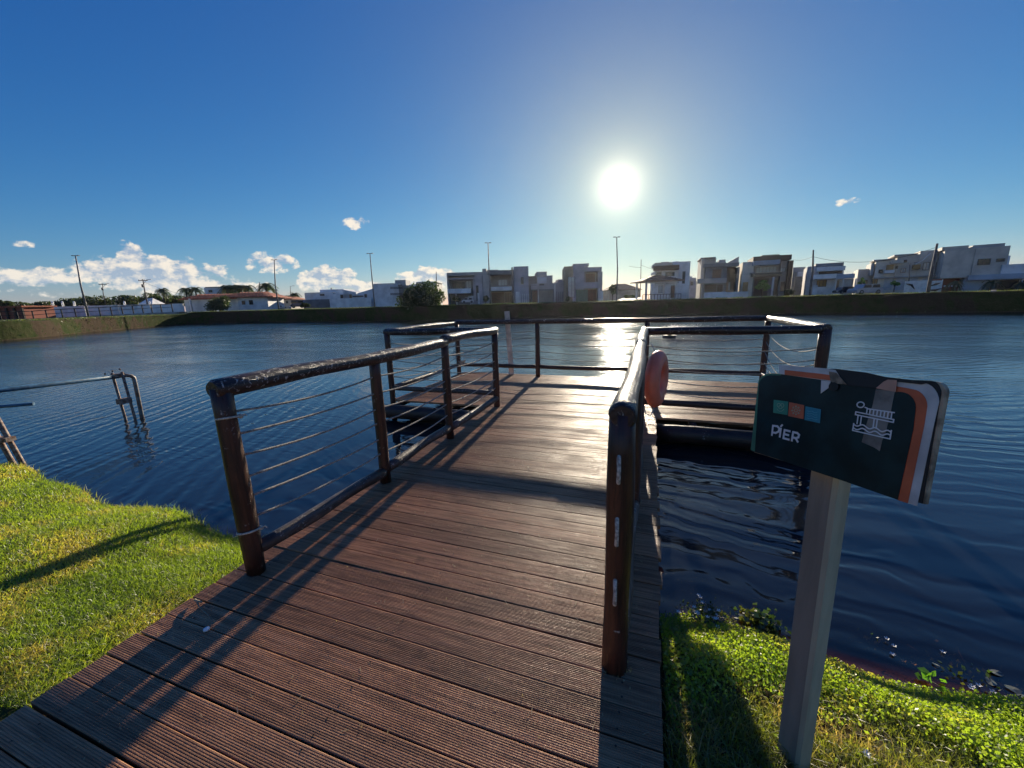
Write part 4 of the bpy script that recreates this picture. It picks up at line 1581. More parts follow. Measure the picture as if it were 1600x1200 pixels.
# --- houses from left to right
# long low house with a red hip roof
H = House('house', 'long low white house with red tiled hip roof, at the left of the far bank', 'house', 76, 355, 487, phi=10)
H.box('wall', 289, 467, 330, 488, 0, 7, w_pale)
H.box('wall', 330, 467, 378, 487, .3, 7, w_white)
H.box('wall', 378.3, 465, 424, 485, 1.5, 8, w_pale)
H.hip(287, 376, 466.5, 458.5, 0, 7, w_tile, .7, .7)
H.hip(352, 427, 464.3, 455.5, 1.5, 8, w_tile, .7, .45)
H.win(384, 470, 389, 476, 1.5)
H.win(296, 470, 300, 486, 0, name='door', bars=0)
H.win(395, 469, 401, 476, 1.5, w_glass)
H.box('column', 302, 467, 304, 488, 1.2, .3, w_white)
H.box('gutter', 288, 466.6, 377, 467.4, .62, .1, w_white)
H = House('building', 'plain white block rising behind the red roof', 'building', 100, 337, 480)
H.box('wall', 321, 449, 354, 480, 0, 8, w_pale)
H.box('parapet', 320.5, 448, 354.5, 449.2, .1, 8.2, w_slate)
H.win(326, 453, 332, 457, 0)
# white boundary wall with pillars
H = House('boundary_wall', 'long low white wall on the left far shore, behind the handrail', 'wall', 68, 160, 490)
for a, b, y0, y1 in ((36, 84, 480.5, 492), (84.2, 134, 479, 491), (134.2, 186, 477.5, 489.5), (186.2, 236, 476.5, 488.5), (236.2, 287, 475.2, 487.5)):
    H.box('wall_panel', a, y0, b, y1 + 6, 0, .2, w_white)
    H.box('coping', a, y0 - .5, b, y0 - .05, .05, .3, w_pale)
for i, p in enumerate((97, 112, 130, 147, 207, 245)):
    u0, z0 = FR(p, 480, 70.5)
    bo = MB().tube([(0, 0, 0), (0, 0, 1.35), (0, 0, 1.5)], [.16, .16, .08], 8).build('pillar', w_white)
    bo.location = tuple(uvw(u0, 69.2, FR(p, 479, 69.2)[1] - .55))
    tag(bo, ('first short white pillar from the left, showing above the wall', 'second short white pillar from the left above the wall', 'short white pillar just left of the tall leaning lamp post',
             'short white pillar just right of the tall leaning lamp post', 'lone white pillar left of the white tent', 'lone white pillar right of the white tent')[i], 'pillar', 'white pillars behind the boundary wall')
H = House('house', 'small red-brown shed cut by the left picture edge', 'shed', 58, 14, 498)
H.box('wall', -30, 480.5, 37, 498, 0, 4, w_red)
H.box('roof', -32, 478.5, 38, 480.8, .3, 4.5, w_tile)
H.posts(-2, 36, 481, 4, .05, w_brown, .2, 'post')
H = House('tent', 'small white peaked tent behind the long white wall', 'tent', 80, 225, 475)
x0, z0, x1, z1 = H.rect(215, 467, 237, 475)
MB().add([(x0, 0, z0 - .5), (x1, 0, z0 - .5), (x1, 3, z0 - .5), (x0, 3, z0 - .5), (x0, 0, z0 + .5), (x1, 0, z0 + .5), (x1, 3, z0 + .5), (x0, 3, z0 + .5), ((x0 + x1) / 2 - .7, 1.5, z1 + .1), ((x0 + x1) / 2 + .4, 1.5, z1 + .2)],
         [(0, 1, 5, 4), (1, 2, 6, 5), (2, 3, 7, 6), (3, 0, 4, 7), (4, 5, 9, 8), (5, 6, 9), (6, 7, 8, 9), (7, 4, 8)]).build('canopy', w_white, H.root)
MB().tube([(x0, 0, z0 - .5), (x0, 0, z0 + .5)], .05, 6).build('pole', w_steel, H.root)
# handrail on the left shore
H = House('handrail', 'dark handrail with evenly spaced posts along the ramp on the left far shore', 'railing', 56, 150, 497)
pr_ = None
for i, (p, yb) in enumerate(((2, 499), (29, 498.5), (53, 498), (74, 496.5), (98, 495), (119, 494), (138, 493.2), (157, 492.4), (175, 491.5), (192, 490.6), (209, 489.6), (224, 488.8), (238, 488.2), (253, 487.6), (270, 486.8))):
    vv = 50 + i * 1.05
    u0, zb = FR(p, yb, vv)
    _, zt = FR(p, yb - 12.5, vv)
    loc = np.array([u0 - H.uc, vv - H.v, zb - H.zb])
    t_ = loc + (0, 0, zt - zb)
    MB().tube([loc - (0, 0, .5), t_], .075, 6).build('post', w_dark, H.root)
    if pr_ is not None:
        MB().tube([pr_, t_ - (0, 0, .05)], .05, 5).build('rail', w_dark, H.root)
        MB().tube([pr_ - (0, 0, .5), t_ - (0, 0, .55)], .035, 5).build('rail', w_dark, H.root)
    pr_ = t_ - (0, 0, .05)
ramp = MB()
vs = []
for i, (p, yb) in enumerate(((-30, 501), (29, 499), (74, 497.5), (119, 495), (157, 493.2), (209, 490.6), (253, 488.6), (285, 487.5))):
    vv = 50 + i * 2.1
    u0, zb = FR(p, yb, vv)
    for dv, dz_ in ((-.7, .04), (1.0, .04), (1.0, -.4), (-.7, -.4)):
        vs.append(uvw(u0, vv + dv, zb + dz_))
fs = [(i * 4 + j, i * 4 + (j + 1) % 4, i * 4 + 4 + (j + 1) % 4, i * 4 + 4 + j) for i in range(7) for j in range(4)]
rp = struct(ramp.add(vs, fs).build('path', w_path))
# small houses and a van near the palms
H = House('house', 'cluster of small red-brown houses beside the blue van', 'house', 95, 445, 481)
H.box('wall', 432, 469, 447, 481, 0, 6, w_red)
H.box('wall', 447.2, 467, 457, 481, .8, 6, w_beige)
H.hip(431, 448, 469.5, 465.5, 0, 6, w_tile, .3, .5)
H.hip(446.5, 458, 467.2, 463.5, .8, 6, w_tile, .3, .5)
H.win(436, 472, 440, 476, 0)
H.win(450, 470, 453, 474, .8)


def car(name, label, v, px0, px1, pyb, hpx, body, roof_frac=(.25, .8), tail=None, group=None, glass=None):
    uc, zb = FR((px0 + px1) / 2, pyb, v)
    L = FR(px1, pyb, v)[0] - FR(px0, pyb, v)[0]
    h = FR((px0 + px1) / 2, pyb - hpx, v)[1] - zb
    root = thing(name, label, 'car' if 'pickup' not in name and 'van' not in name else name.split('_')[-1], uvw(uc, v, zb), YAW, group)
    Wd = min(1.8, L * .45)
    zw = h * .16
    zs = h * .60
    a, b = -L / 2 + L * roof_frac[0], -L / 2 + L * roof_frac[1]
    prof = [(-L / 2, zw), (L / 2, zw), (L / 2, zs * .88), (L / 2 - L * .06, zs), (-L / 2 + L * .08, zs * .95), (-L / 2, zs * .7)]
    fr = ((0, Wd / 2, 0), (1, 0, 0), (0, 0, 1), (0, -1, 0))
    MB().prism(prof, 0, Wd, fr).build('body', body, root)
    cab = [(a - L * .07, zs * .97), (b + L * .06, zs * .97), (b, h * .97), (a + L * .04, h * .97)]
    c_ = MB().prism(cab, .10, Wd - .10, fr).build('cabin', body, root)
    m_ = (a + b) / 2
    for q0, q1 in ((a - L * .02, m_ - .04), (m_ + .04, b + L * .02)):
        g_ = [(q0, zs * 1.02), (q1, zs * 1.02), (q1 - L * .01, h * .90), (q0 + L * .045, h * .90)]
        MB().prism(g_, Wd - .085, Wd - .075, fr).build('window', glass or w_glass, c_)
    for q in (-L * .31, L * .31):
        wv_ = MB().tube([(q, -Wd / 2 - .02, zw + .06), (q, -Wd / 2 + .2, zw + .06)], h * .21, 14).build('wheel', w_tyre, root)
        MB().tube([(q, -Wd / 2 - .03, zw + .06), (q, -Wd / 2 - .021, zw + .06)], h * .12, 10).build('rim', w_steel, wv_)
    MB().box(-L / 2 - .01, -Wd / 2 + .1, zs * .55, -L / 2 + .03, -Wd / 2 + .45, zs * .75).build('headlight', w_glass2, root)
    MB().box(L / 2 - .03, -Wd / 2 + .1, zs * .6, L / 2 + .01, -Wd / 2 + .4, zs * .8).build('tail_light', w_red, root)
    return root


def carpaint(name, c):
    return M(name, c, .25, .03, 1, coat=.6)


car('parked_car', 'low white vehicle in front of the small red-brown houses', 82, 432, 453, 482, 5, carpaint('white_paint', (.7, .7, .7)), (.1, .5))
car('parked_van', 'dark blue van parked left of the white building group', 82, 457, 478, 481, 12, carpaint('blue_paint', (.035, .06, .14)), (.05, .92), group=None)

# white single-storey group
H = House('house', 'low white flat-roofed house with a grey side wall, left of the white complex', 'house', 88, 500, 479)
H.box('wall', 477, 457.5, 521, 480, 0, 8, w_pale)
H.box('wall', 497, 452, 535, 470, -1.0, 6, w_white)
H.box('garden_wall', 479, 468, 519.5, 480, 1.5, .25, w_slate)
H.win(500, 459.5, 507, 462, 0)
H.box('parapet', 476.5, 456.8, 521.3, 457.9, .1, 8.2, w_white)
H.box('chimney', 507, 449, 508.5, 452, -3, .4, w_slate)
H = House('house', 'middle white house with sloping roofs and a row of dark windows behind its wall', 'house', 84, 552, 479)
H.box('garden_wall', 520.5, 466, 584, 480, 1.5, .25, w_white)
H.box('wall', 520, 459, 558, 480, 0, 8, w_white)
for pts4 in (((535, 452.5), (556, 456.5)), ((558, 458.5), (584, 450.5))):
    (pa, ya), (pb, yb) = pts4
    xa, za = FR(pa, ya, H.v)
    xb, zb_ = FR(pb, yb, H.v)
    xa -= H.uc
    xb -= H.uc
    za -= H.zb
    zb_ -= H.zb
    v_ = [(xa, 0, -.2), (xb, 0, -.2), (xb, 0, zb_), (xa, 0, za), (xa, 7, -.2), (xb, 7, -.2), (xb, 7, zb_), (xa, 7, za)]
    MB().add(v_, [(0, 1, 2, 3), (5, 4, 7, 6), (3, 2, 6, 7), (0, 3, 7, 4), (1, 5, 6, 2)]).build('wall', w_pale, H.root)
H.win(532, 460.5, 536, 466, .02)
H.win(546, 460, 550, 466.5, .02)
H.win(551, 462, 568, 464, .02, bars=3)
H.win(569.5, 459.5, 573.5, 465, .02)
H = House('building', 'large white block with dark slatted balconies, left of the big lakeside bush', 'building', 82, 612, 479)
H.box('wall', 584.3, 443.5, 625, 480, 0, 10, w_pale)
H.box('wall', 625.3, 446, 640, 480, .6, 9, w_slate)
H.box('roof_room', 615, 437, 632, 446, -1.0, 4, w_grey)
H.box('parapet', 584, 442.8, 616, 443.9, .1, 10.2, w_white)
H.box('wall', 640.4, 445, 660, 478, .3, 8, w_white)
for y0 in (448.5, 458):
    for k in range(3):
        H.box('slat', 613, y0 + k * 1.2, 633, y0 + k * 1.2 + .7, 1.4, .12, w_dark)
H.win(624.5, 462, 636, 469, .62, bars=2)
H.win(622, 444.8, 629, 447, 1.02 - 1.0 + .02)
H = House('house', 'low grey block showing behind the top of the lakeside bush', 'house', 90, 666, 478)
H.box('wall', 651, 441, 682, 478, 0, 8, w_grey)
H.box('parapet', 650.5, 440, 682.5, 441.2, .1, 8.2, w_pale)
H.win(656, 447, 664, 451, 0)

# A
H = House('house', 'two-storey grey house with a white balcony, just right of the lakeside bush', 'house', 80, 727, 474)
H.box('wall', 699, 430, 754, 474, 0 - 2.5, 8, w_slate)
H.box('side_wall', 699, 429, 701, 474, 0, 2.5, w_grey)
H.box('wall', 742, 427, 754, 474, 0, 2.4, w_lilac)
H.box('roof_slab', 698.5, 425.6, 753.7, 430.5, .3, 9, w_grey)
H.box('roof_slab', 700, 434, 741.5, 436, -.2, 2.2, w_lilac)
H.box('balcony', 699.5, 451, 736, 458.5, .35, 2.7, w_white)
H.win(704, 440, 724, 451, -2.5, w_dark if False else w_glass, 2)
H.win(726, 437.5, 735, 451, -2.5, w_glass2, 1, 'balcony_door')
H.win(728, 461, 739, 466, -2.5, w_glass2, 1)
H.box('column', 712, 458.7, 714, 474, .2, .3, w_white)
H.box('column', 740, 436.2, 742, 474, .2, .3, w_lilac)
H.win(744, 446, 748, 470, 0, w_glass, 0)
H.box('fence_panel', 736, 463, 741, 474, 1.8, .1, w_shut)
H.box('fence_panel', 747, 458, 750, 474, 1.0, .1, w_white)
car('parked_car', 'white car parked under the balcony of the grey house', 76.5, 722, 741, 473.5, 8.5, carpaint('white_paint', (.7, .7, .7)), (.22, .82))
# B
H = House('house', 'wide two-storey house with brown garage and teal upper window, behind the second tall lamp post', 'house', 80, 791, 473)
H.box('wall', 754.6, 420, 761, 473, .2, 8, w_grey)
H.box('roof_room', 756, 419.5, 778, 424, -3, 4, w_lilac)
H.box('wall', 761.3, 429, 803, 473, -1.8, 7, w_taupe)
H.box('roof_slab', 761, 422.3, 803, 429, .3, 9, w_slate)
H.box('wall', 803.3, 416.2, 826, 473, 0, 9, w_lilac)
H.box('wall', 761, 430, 766.5, 473, 0, 1.8, w_grey)
H.win(778, 436, 793, 446, -1.8, w_glass2, 2)
H.box('balcony', 767, 448, 801, 454, .35, 2.2, w_white)
H.shutter(768, 456.5, 788, 472, -1.8, w_door)
H.win(788.6, 457, 800, 471, -1.8, w_glass, 2)
H.box('column', 799.5, 418, 802, 473, .3, .5, w_slate)
H.posts(810, 825, 459, 6, .8, w_white, .10)
H.box('fence_panel', 806, 456, 812, 473, .95, .1, w_white)
H.win(814, 433, 818, 444, 0, w_glass, 0)
# C
H = House('house', 'lower grey house with white upper box, between the wide house and the olive one', 'house', 82, 853, 472)
H.box('wall', 826.6, 430.5, 839, 472, -1.5, 7, w_taupe)
H.box('wall', 839.3, 424, 855, 450, -.8, 7, w_grey)
H.box('wall', 855.3, 430, 864, 450, -.8, 7, w_lilac)
H.box('balcony', 840, 433, 854, 444, .2, 1, w_pale)
H.box('wall', 830, 443.5, 865.5, 472, 0, 8, w_slate)
H.box('ledge', 829, 443, 866, 452, .25, .25, w_lilac)
H.shutter(831.5, 454, 840, 471, 0, w_door, name='gate')
H.shutter(842, 454, 864, 471, 0, w_taupe)
H.win(842.5, 443.6, 850, 446, .26, w_glass, 1)
H.box('column', 840.3, 452.4, 841.7, 472, .2, .2, w_white)
H.box('wall', 866, 441, 881, 472, .3, 6, w_lilac)
H.box('wall', 873, 436, 881.5, 441, -1, 5, w_lilac)
H.box('column', 865.4, 443, 867.6, 472, .7, .35, w_white)
H.posts(868, 880, 456, 5, 1.2, w_dark, .07)
# D
H = House('house', 'tall olive and grey house with a narrow bright stair window, under the sun', 'house', 78, 911, 472, phi=-5)
H.box('wall', 881.6, 416.2, 895, 472, 0, 9, w_olive)
H.box('wall', 895.3, 415, 912.5, 472, .5, 9, w_lilac)
H.box('roof_room', 896, 411.4, 920.6, 416, -.5, 5, w_grey)
H.box('wall', 912.8, 420, 934, 472, -1.2, 8, w_taupe)
H.box('roof_slab', 912.8, 417.5, 940, 424, .3, 8, w_lilac)
H.box('wall', 934.3, 424.3, 941, 472, .1, 8, w_grey)
H.box('balcony', 898, 441.5, 934, 450.5, .9, 1.6, w_lilac)
H.shutter(916.5, 427, 931, 441, -1.2, w_door, 7, 'window_shutter')
H.win(887, 432.5, 898, 465, .55 - .0, w_glass2, 1, 'stair_window', rows=3)
H.shutter(899.5, 452.5, 918, 471, .5, M('green_door', (.12, .19, .13), .5), 6, 'gate')
H.shutter(919.5, 452, 933, 471, -1.2, w_door)
H.box('gate_post', 934, 450, 936, 472, 1.1, .3, w_white)
H.box('fence_panel', 936.5, 455, 941, 472, 1.0, .1, w_white)
# far low roofs behind the gap
H = House('house', 'distant low hip-roofed house in the gap below the sun, left of the gazebo', 'house', 130, 975, 468)
H.box('wall', 952, 452, 1000, 467, 0, 10, w_taupe)
H.hip(950, 1002, 452.5, 442.5, 0, 10, w_btile, .3, .3)
# gazebo
H = House('gazebo', 'open gazebo with pyramid brown tiled roof on white columns at the water edge', 'gazebo', 63, 1025, 470)
x0, z0, x1, z1 = H.rect(994, 428.4, 1056.5, 439.5)
zE = H.loc(1025, 439.5)[1]
Wg = (x1 - x0)
xm = (x0 + x1) / 2
v_ = [(x0, -Wg / 2, zE), (x1, -Wg / 2, zE), (x1, Wg / 2, zE), (x0, Wg / 2, zE), (xm, 0, z1)]
rf = MB().add(v_ + [(a, b, c - .13) for a, b, c in v_[:4]], [(0, 1, 4), (1, 2, 4), (2, 3, 4), (3, 0, 4), (0, 5, 6, 1), (1, 6, 7, 2), (2, 7, 8, 3), (3, 8, 5, 0), (5, 8, 7, 6)]).build('roof', w_btile, H.root)
mb = MB()
for i in range(1, 12):
    t = i / 12
    xx = x0 + Wg * t
    s_ = 1 - abs(2 * t - 1)
    mb.tube([(xx, -Wg / 2, zE + .03), (xx, -Wg / 2 + Wg / 2 * s_, zE + (z1 - zE) * s_ + .03)], .05, 4, cap=False)
mb.build('tile_rolls', w_btile, rf)['kind'] = 'stuff'
for sx in (-.36, .36):
    for sy in (-.36, .36):
        MB().box(xm + Wg * sx - .13, Wg * sy - .13, -.4, xm + Wg * sx + .13, Wg * sy + .13, zE - .13).build('column', w_pale, H.root)
MB().box(xm - Wg * .38, -Wg * .38, zE - .40, xm + Wg * .38, -Wg * .36, zE - .14).build('beam', w_white, H.root)
MB().box(xm - Wg * .42, -Wg * .42, -.4, xm + Wg * .42, Wg * .42, .06).build('floor_slab', w_path, H.root)
for k in range(14):
    xx = xm - Wg * .46 + Wg * .92 * k / 13
    MB().box(xx - .035, -Wg * .44, -.2, xx + .035, -Wg * .43, .95).build('baluster', w_dark, H.root)
MB().box(xm - Wg * .46, -Wg * .445, .90, xm + Wg * .46, -Wg * .425, 1.0).build('handrail', w_dark, H.root)
# E
H = House('house', 'pale two-storey house with brown roof band and slim vertical window, behind the gazebo', 'house', 76, 1049, 466, phi=-14)
H.box('wall', 1023, 422.5, 1050, 466, -.3, 8, w_pale)
H.box('wall', 1060, 408.5, 1077.3, 466, 0, 8, w_pale)
H.box('wall', 1050.2, 408.5, 1059.8, 466, -.1, 8, w_white)
H.box('roof_room', 1036, 406.8, 1049, 415, -3, 4, w_lilac)
H.box('parapet', 1024, 410, 1050, 415, -.2, 7, w_grey)
H.box('roof_slab', 1021, 415.2, 1060.5, 422.3, .6, 1.4, w_brown)
H.win(1026, 425, 1034, 431, -.3, w_glass, 1)
H.win(1040, 425, 1054, 431.5, -.08, w_glass, 2)
H.win(1066, 424, 1070.5, 443, 0, w_glass, 0)
H.win(1029, 446, 1040, 458, -.3, w_glass2, 1)
H.win(1048, 446, 1055, 464, -.08, w_door, 0, 'door')
H.box('ledge', 1023, 441, 1060, 443, .3, .5, w_grey)
H.posts(1058, 1076, 452, 6, .8, w_white, .10)
# between
H = House('house', 'small grey houses set back between the pale house and the dark-windowed one', 'house', 100, 1084, 463, phi=-15)
H.box('wall', 1077, 434, 1087, 463, 0, 8, w_lilac)
H.box('wall', 1087.2, 439, 1096, 463, -.5, 8, w_grey)
H.win(1079, 440, 1083, 446, 0)
H.box('water_tank', 1080, 431, 1084, 434, -2, 1, w_pale)
# F
H = House('house', 'grey house with a square dark brown upper window and a slanting roof wing', 'house', 76, 1121, 464, phi=-20)
H.box('wall', 1096, 403.5, 1118, 464, -1.0, 8, w_grey)
H.box('roof_slab', 1095, 401.8, 1118.5, 403.8, -.2, 7, w_slate)
H.box('side_panel', 1095.5, 404, 1100, 437, -.2, .7, w_beige)
H.box('wall', 1101, 417, 1134.5, 464, 0, 8, w_slate)
H.box('roof_slab', 1099, 411.5, 1154, 417.2, .5, 8, w_slate)
H.box('parapet', 1118.3, 409, 1135, 411.3, -.5, 6, w_grey)
H.box('roof_room', 1125, 405, 1135, 411, -1, 3, w_grey)
H.shutter(1113, 421, 1127, 434.5, 0, w_door, 6, 'window_shutter')
H.box('ledge', 1089, 435.3, 1134.3, 442.8, .8, 1.2, w_grey)
H.box('wall', 1134.8, 417.4, 1150, 464, -1.2, 7, w_brown)
xa, za = H.loc(1135, 411.4)
xb, zb_ = H.loc(1154, 401)
MB().add([(xa, -.55, za), (xb, -.55, za), (xb, -.55, zb_), (xa, 7, za), (xb, 7, za), (xb, 7, zb_)], [(0, 1, 2), (4, 3, 5), (0, 2, 5, 3), (1, 4, 5, 2)]).build('roof_wing', w_grey, H.root)
H.box('side_wall', 1150.3, 417.4, 1153.5, 464, .4, 8, w_slate)
H.shutter(1101, 445, 1119, 462, .0, w_dark)  # black sheet painting the shade of the ground-floor opening
H.win(1120, 445, 1129, 462, .0, w_glass, 1, 'door')
H.win(1139, 440, 1143, 454, -1.2, w_glass2, 0)
H.box('column', 1095.5, 443, 1098, 464, .7, .3, w_grey)
H = House('garden_wall', 'low white garden wall standing at the foot of the dark-windowed house', 'wall', 70, 1134, 464, phi=-20)
H.box('wall_panel', 1100, 456.3, 1134.2, 465, 0, .2, w_white)
H.box('wall_panel', 1134.5, 455.8, 1169, 465, 0, .2, w_white)
# G
H = House('house', 'big dark house with a pale roof slab, glass balcony and curtained windows', 'house', 72, 1198, 462, phi=-24)
H.box('wall', 1159, 409, 1177, 462, -.4, 9, w_beige)
H.box('wall', 1177.2, 414.4, 1219, 462, -1.4, 8, w_slate)
H.box('parapet', 1177.2, 399.4, 1237, 407, .0, 8, w_brown)
H.box('roof_room', 1192, 397, 1220, 399.3, -1.0, 5, w_taupe)
H.box('roof_slab', 1176, 407.2, 1217.5, 414.2, .8, 2.6, w_blue)
H.box('wall', 1219.3, 407.2, 1229, 462, -.5, 8, w_slate)
H.box('side_wall', 1229.3, 407.2, 1236.5, 462, .3, 9, w_brown)
H.win(1183, 416, 1216, 425, -1.4, w_glass2, 5, 'curtained_window')
H.win(1220, 418, 1228, 425, -.5, w_glass2, 1)
H.box('balcony', 1172, 425.5, 1220, 427, .85, 2.2, w_taupe)
H.box('glass_railing', 1172, 427.2, 1220, 432.5, .85, .06, w_glass)
H.shutter(1180, 435, 1202, 460, -1.4, w_dark)  # shade inside the open ground floor, given as a near-black sheet
H.box('column', 1205, 432.7, 1207.6, 462, .7, .35, w_white)
H.win(1209, 436, 1217, 459, -1.4, w_glass, 1)
H.win(1220, 440, 1227, 455, -.5, w_glass, 0)
H.box('side_panel', 1160, 441, 1168, 462, .3, .3, w_ochre)
# behind H left
H = House('house', 'small pale house half hidden between the big dark house and the bare pole', 'house', 78, 1247, 459, phi=-27)
H.box('wall', 1237.2, 417.5, 1256, 459, 0, 8, w_grey)
H.box('wall', 1243, 425, 1261, 459, 1, 6, w_pale)
H.box('fence_panel', 1238, 433, 1249, 459, 2.2, .1, w_slate)
H.win(1251, 434, 1257, 440, 1.0, w_glass)
H.win(1250, 446, 1256, 457, 1.0, w_glass2, 0)
# H
H = House('house', 'wide white house with a long brown strip window under a grey roof band', 'house', 64, 1294, 458, phi=-32)
H.box('wall', 1261, 416, 1277, 458, -.3, 8, w_lilac)
H.box('wall', 1277.2, 424, 1317, 458, -.5, 8, w_pale)
H.box('roof_slab', 1275, 410.8, 1318.7, 416.2, -.2, 7, w_slate)
H.box('roof_slab', 1276, 417, 1319.5, 423.4, .8, 2, w_white)
H.shutter(1279.3, 423.9, 1316, 428.2, -.1, w_brown, 3, 'strip_window')
H.box('balcony', 1267, 429, 1305, 436, 1.2, 2.4, w_white)
H.box('balcony', 1305.3, 428.5, 1334, 435.3, .8, 2, w_blue)
H.box('wall', 1317.2, 435.5, 1333, 458, -.2, 6, w_grey)
H.win(1276, 437.5, 1292, 448, -.5 + .0, w_ochre, 2)
H.win(1305, 438, 1311, 457, -.5, w_glass, 0, 'door')
H.shutter(1316.5, 436, 1331, 447, .0 - .2, w_shut, 7)
for a, b in ((1303, 436.3), (1314, 436), (1333.5, 435.5)):
    H.box('column', a, b, a + 2, 458, .9, .3, w_white)
H.box('fence_panel', 1268, 446, 1275, 458, 1.8, .1, w_pale)
car('parked_car', 'dark saloon car parked before the garage of the wide white house', 60, 1305, 1333.5, 459, 11, carpaint('dark_paint', (.035, .03, .04)), (.22, .8), group=None)
car('parked_pickup', 'light pickup parked right of the dark saloon, its nose in the sun', 58, 1330, 1371, 459.5, 16, carpaint('silver_paint', (.35, .37, .40)), (.28, .85))
# I
H = House('house', 'terrace of stepped pale houses with balconies, left of the big grey block', 'house', 62, 1416, 457, phi=-36)
H.box('wall', 1341, 419.5, 1365, 457, -2, 7, w_beige)
H.box('wall', 1361, 411, 1366, 430, -.5, 6, w_grey)
H.box('wall', 1366.2, 406.5, 1398, 457, -.2, 8, w_beige)
H.box('wall', 1398.2, 398.5, 1433, 457, 0, 8, w_cream)
H.box('wall', 1433.2, 391.5, 1458, 457, -.1, 8, w_beige)
H.box('wall', 1458.2, 390.5, 1472, 457, -.6, 8, w_pale)
H.box('parapet', 1365.5, 405, 1398, 407, .1, 5, w_grey)
H.box('parapet', 1397.5, 397, 1433.5, 399.3, .2, 6, w_grey)
H.box('side_panel', 1385, 414, 1396, 421.5, .15, .3, w_ochre)
H.box('side_panel', 1410, 406, 1417, 410, .15, .3, w_brown)
H.box('balcony', 1391, 407.5, 1410, 412, .9, 1, w_beige)
H.box('balcony', 1381, 422.5, 1396, 427, .9, 1, w_white)
H.box('balcony', 1425, 414, 1436, 421, .9, 1, w_ochre)
H.win(1397.5 + 1.3, 415, 1403, 420, 0, w_glass)
H.win(1407, 419.5, 1415, 426, 0, w_glass2)
H.win(1442, 410, 1452.5, 422, -.1, w_glass2, 1)
H.win(1463, 409, 1466, 431, -.6, w_glass, 0)
H.win(1373, 421, 1380, 427, -.2, w_glass)
for a in (1381, 1399, 1419, 1440):
    H.shutter(a, 435 - (a - 1381) * .03, a + 14, 453, .0 if a > 1385 else -.2, w_shut, 8)
H.win(1351, 437, 1358, 443, -2, w_glass)
H.win(1362, 436, 1371, 451, -.19, w_ochre, 1, 'door')
H.box('ledge', 1366, 431.5, 1472, 433.5, .5, .5, w_grey)
xa, za = H.loc(1428, 413.5)
xb, zb_ = H.loc(1451, 397)
MB().tube([(xa, -1.0, za), ((xa + xb) / 2, -1.0, (za + zb_) / 2 - .25), (xb, -1.0, zb_)], .07, 6).build('stair_rail', w_white, H.root)
# tarps
H = House('site_hoarding', 'white sheet hoarding with dark swooshes in front of the stepped terrace', 'hoarding', 56, 1443, 457, phi=-36)
H.box('sheet', 1413, 439, 1437, 457, 0, .08, M('white_sheet', (.78, .78, .74), .6, .08, 2))  # the sheet's own even white
H.box('sheet', 1437.3, 438, 1452, 457, 0, .08, M('white_sheet', (.78, .78, .74), .6, .08, 2))
H.box('sheet', 1452.3, 437, 1472, 457, 0, .08, M('white_sheet', (.78, .78, .74), .6, .08, 2))
H.box('red_band', 1452.3, 436.3, 1472, 438.4, .02, .03, w_red)
for (pa, ya), (pb, yb), (pc_, yc) in (((1416, 443.5), (1424, 445), (1429, 452)), ((1453, 447), (1462, 444), (1470, 442)), ((1451, 453), (1461, 453.5), (1471, 450.5))):
    q = []
    for p_, y_ in ((pa, ya), (pb, yb), (pc_, yc)):
        a_, b_ = H.loc(p_, y_)
        q.append((a_, -.03, b_))
    MB().tube(q, [.05, .16, .04], 6).build('swoosh', w_dark, H.root)
# J
H = House('house', 'big blocky taupe house with two small dark windows at the right edge', 'house', 55, 1536, 456, phi=-38)
H.box('wall', 1473, 389.5, 1520, 434, 0, 9, w_cream)
H.box('roof_room', 1473, 384.5, 1514, 389.3, -.2, 6, w_cream)
H.box('wall', 1520.2, 386, 1573, 434, .15, 9, w_cream)
H.box('roof_room', 1521, 381.3, 1571, 385.8, -.2, 6, w_grey)
H.box('wall', 1573.2, 398, 1584, 434, -2, 8, w_pale)
H.win(1527, 404.5, 1547, 414, .15, w_glass, 1)
H.win(1556, 404, 1569.5, 409, .15, w_glass, 1)
H.box('wall', 1474, 434.3, 1505, 456, -2.5, 6, w_red)
H.box('wall', 1505.3, 434.3, 1600, 456, -.4, 6, w_blue)
H.box('upper_wall', 1563, 412, 1640, 428, .5, 7, w_pale)
H.box('roof_slab', 1511, 427.8, 1640, 436, .7, 3.4, w_blue)
H.shutter(1556, 437.5, 1592, 454, -.4, w_dark)  # carport shade painted as a dark sheet
H.shutter(1594, 437.5, 1625, 454, -.38, w_dark)  # same painted carport shade, continued to the right
H.box('column', 1592.3, 436.3, 1594, 456, .6, .25, w_blue)
for p, lbl_ in ((1476, 'leftmost of the four small white globe lamps below the taupe house'), (1482, 'second white globe lamp from the left below the taupe house'), (1487.5, 'third white globe lamp from the left below the taupe house'), (1493, 'rightmost of the four small white globe lamps below the taupe house')):
    u0, z0 = FR(p, 447, 54)
    u1, zg = FR(p, 455, 54)
    o = thing('garden_lamp', lbl_, 'lamp', uvw(u0, 54, zg), 0, 'globe lamps below the taupe house')
    MB().tube([(0, 0, -.1), (0, 0, z0 - zg - .08)], .02, 5).build('pole', w_dark, o)
    MB().sphere((0, 0, z0 - zg), .11, 8, 6).build('globe', w_white, o)

# --- road strip and parking in sunlight beyond the crest
def strip(name, pts_, mat, z=PAD_Z + .012):
    vs_ = [uvw(u_, v_, z) for u_, v_ in pts_]
    return struct(MB().add(vs_, [tuple(range(len(vs_)))]).build(name, mat))


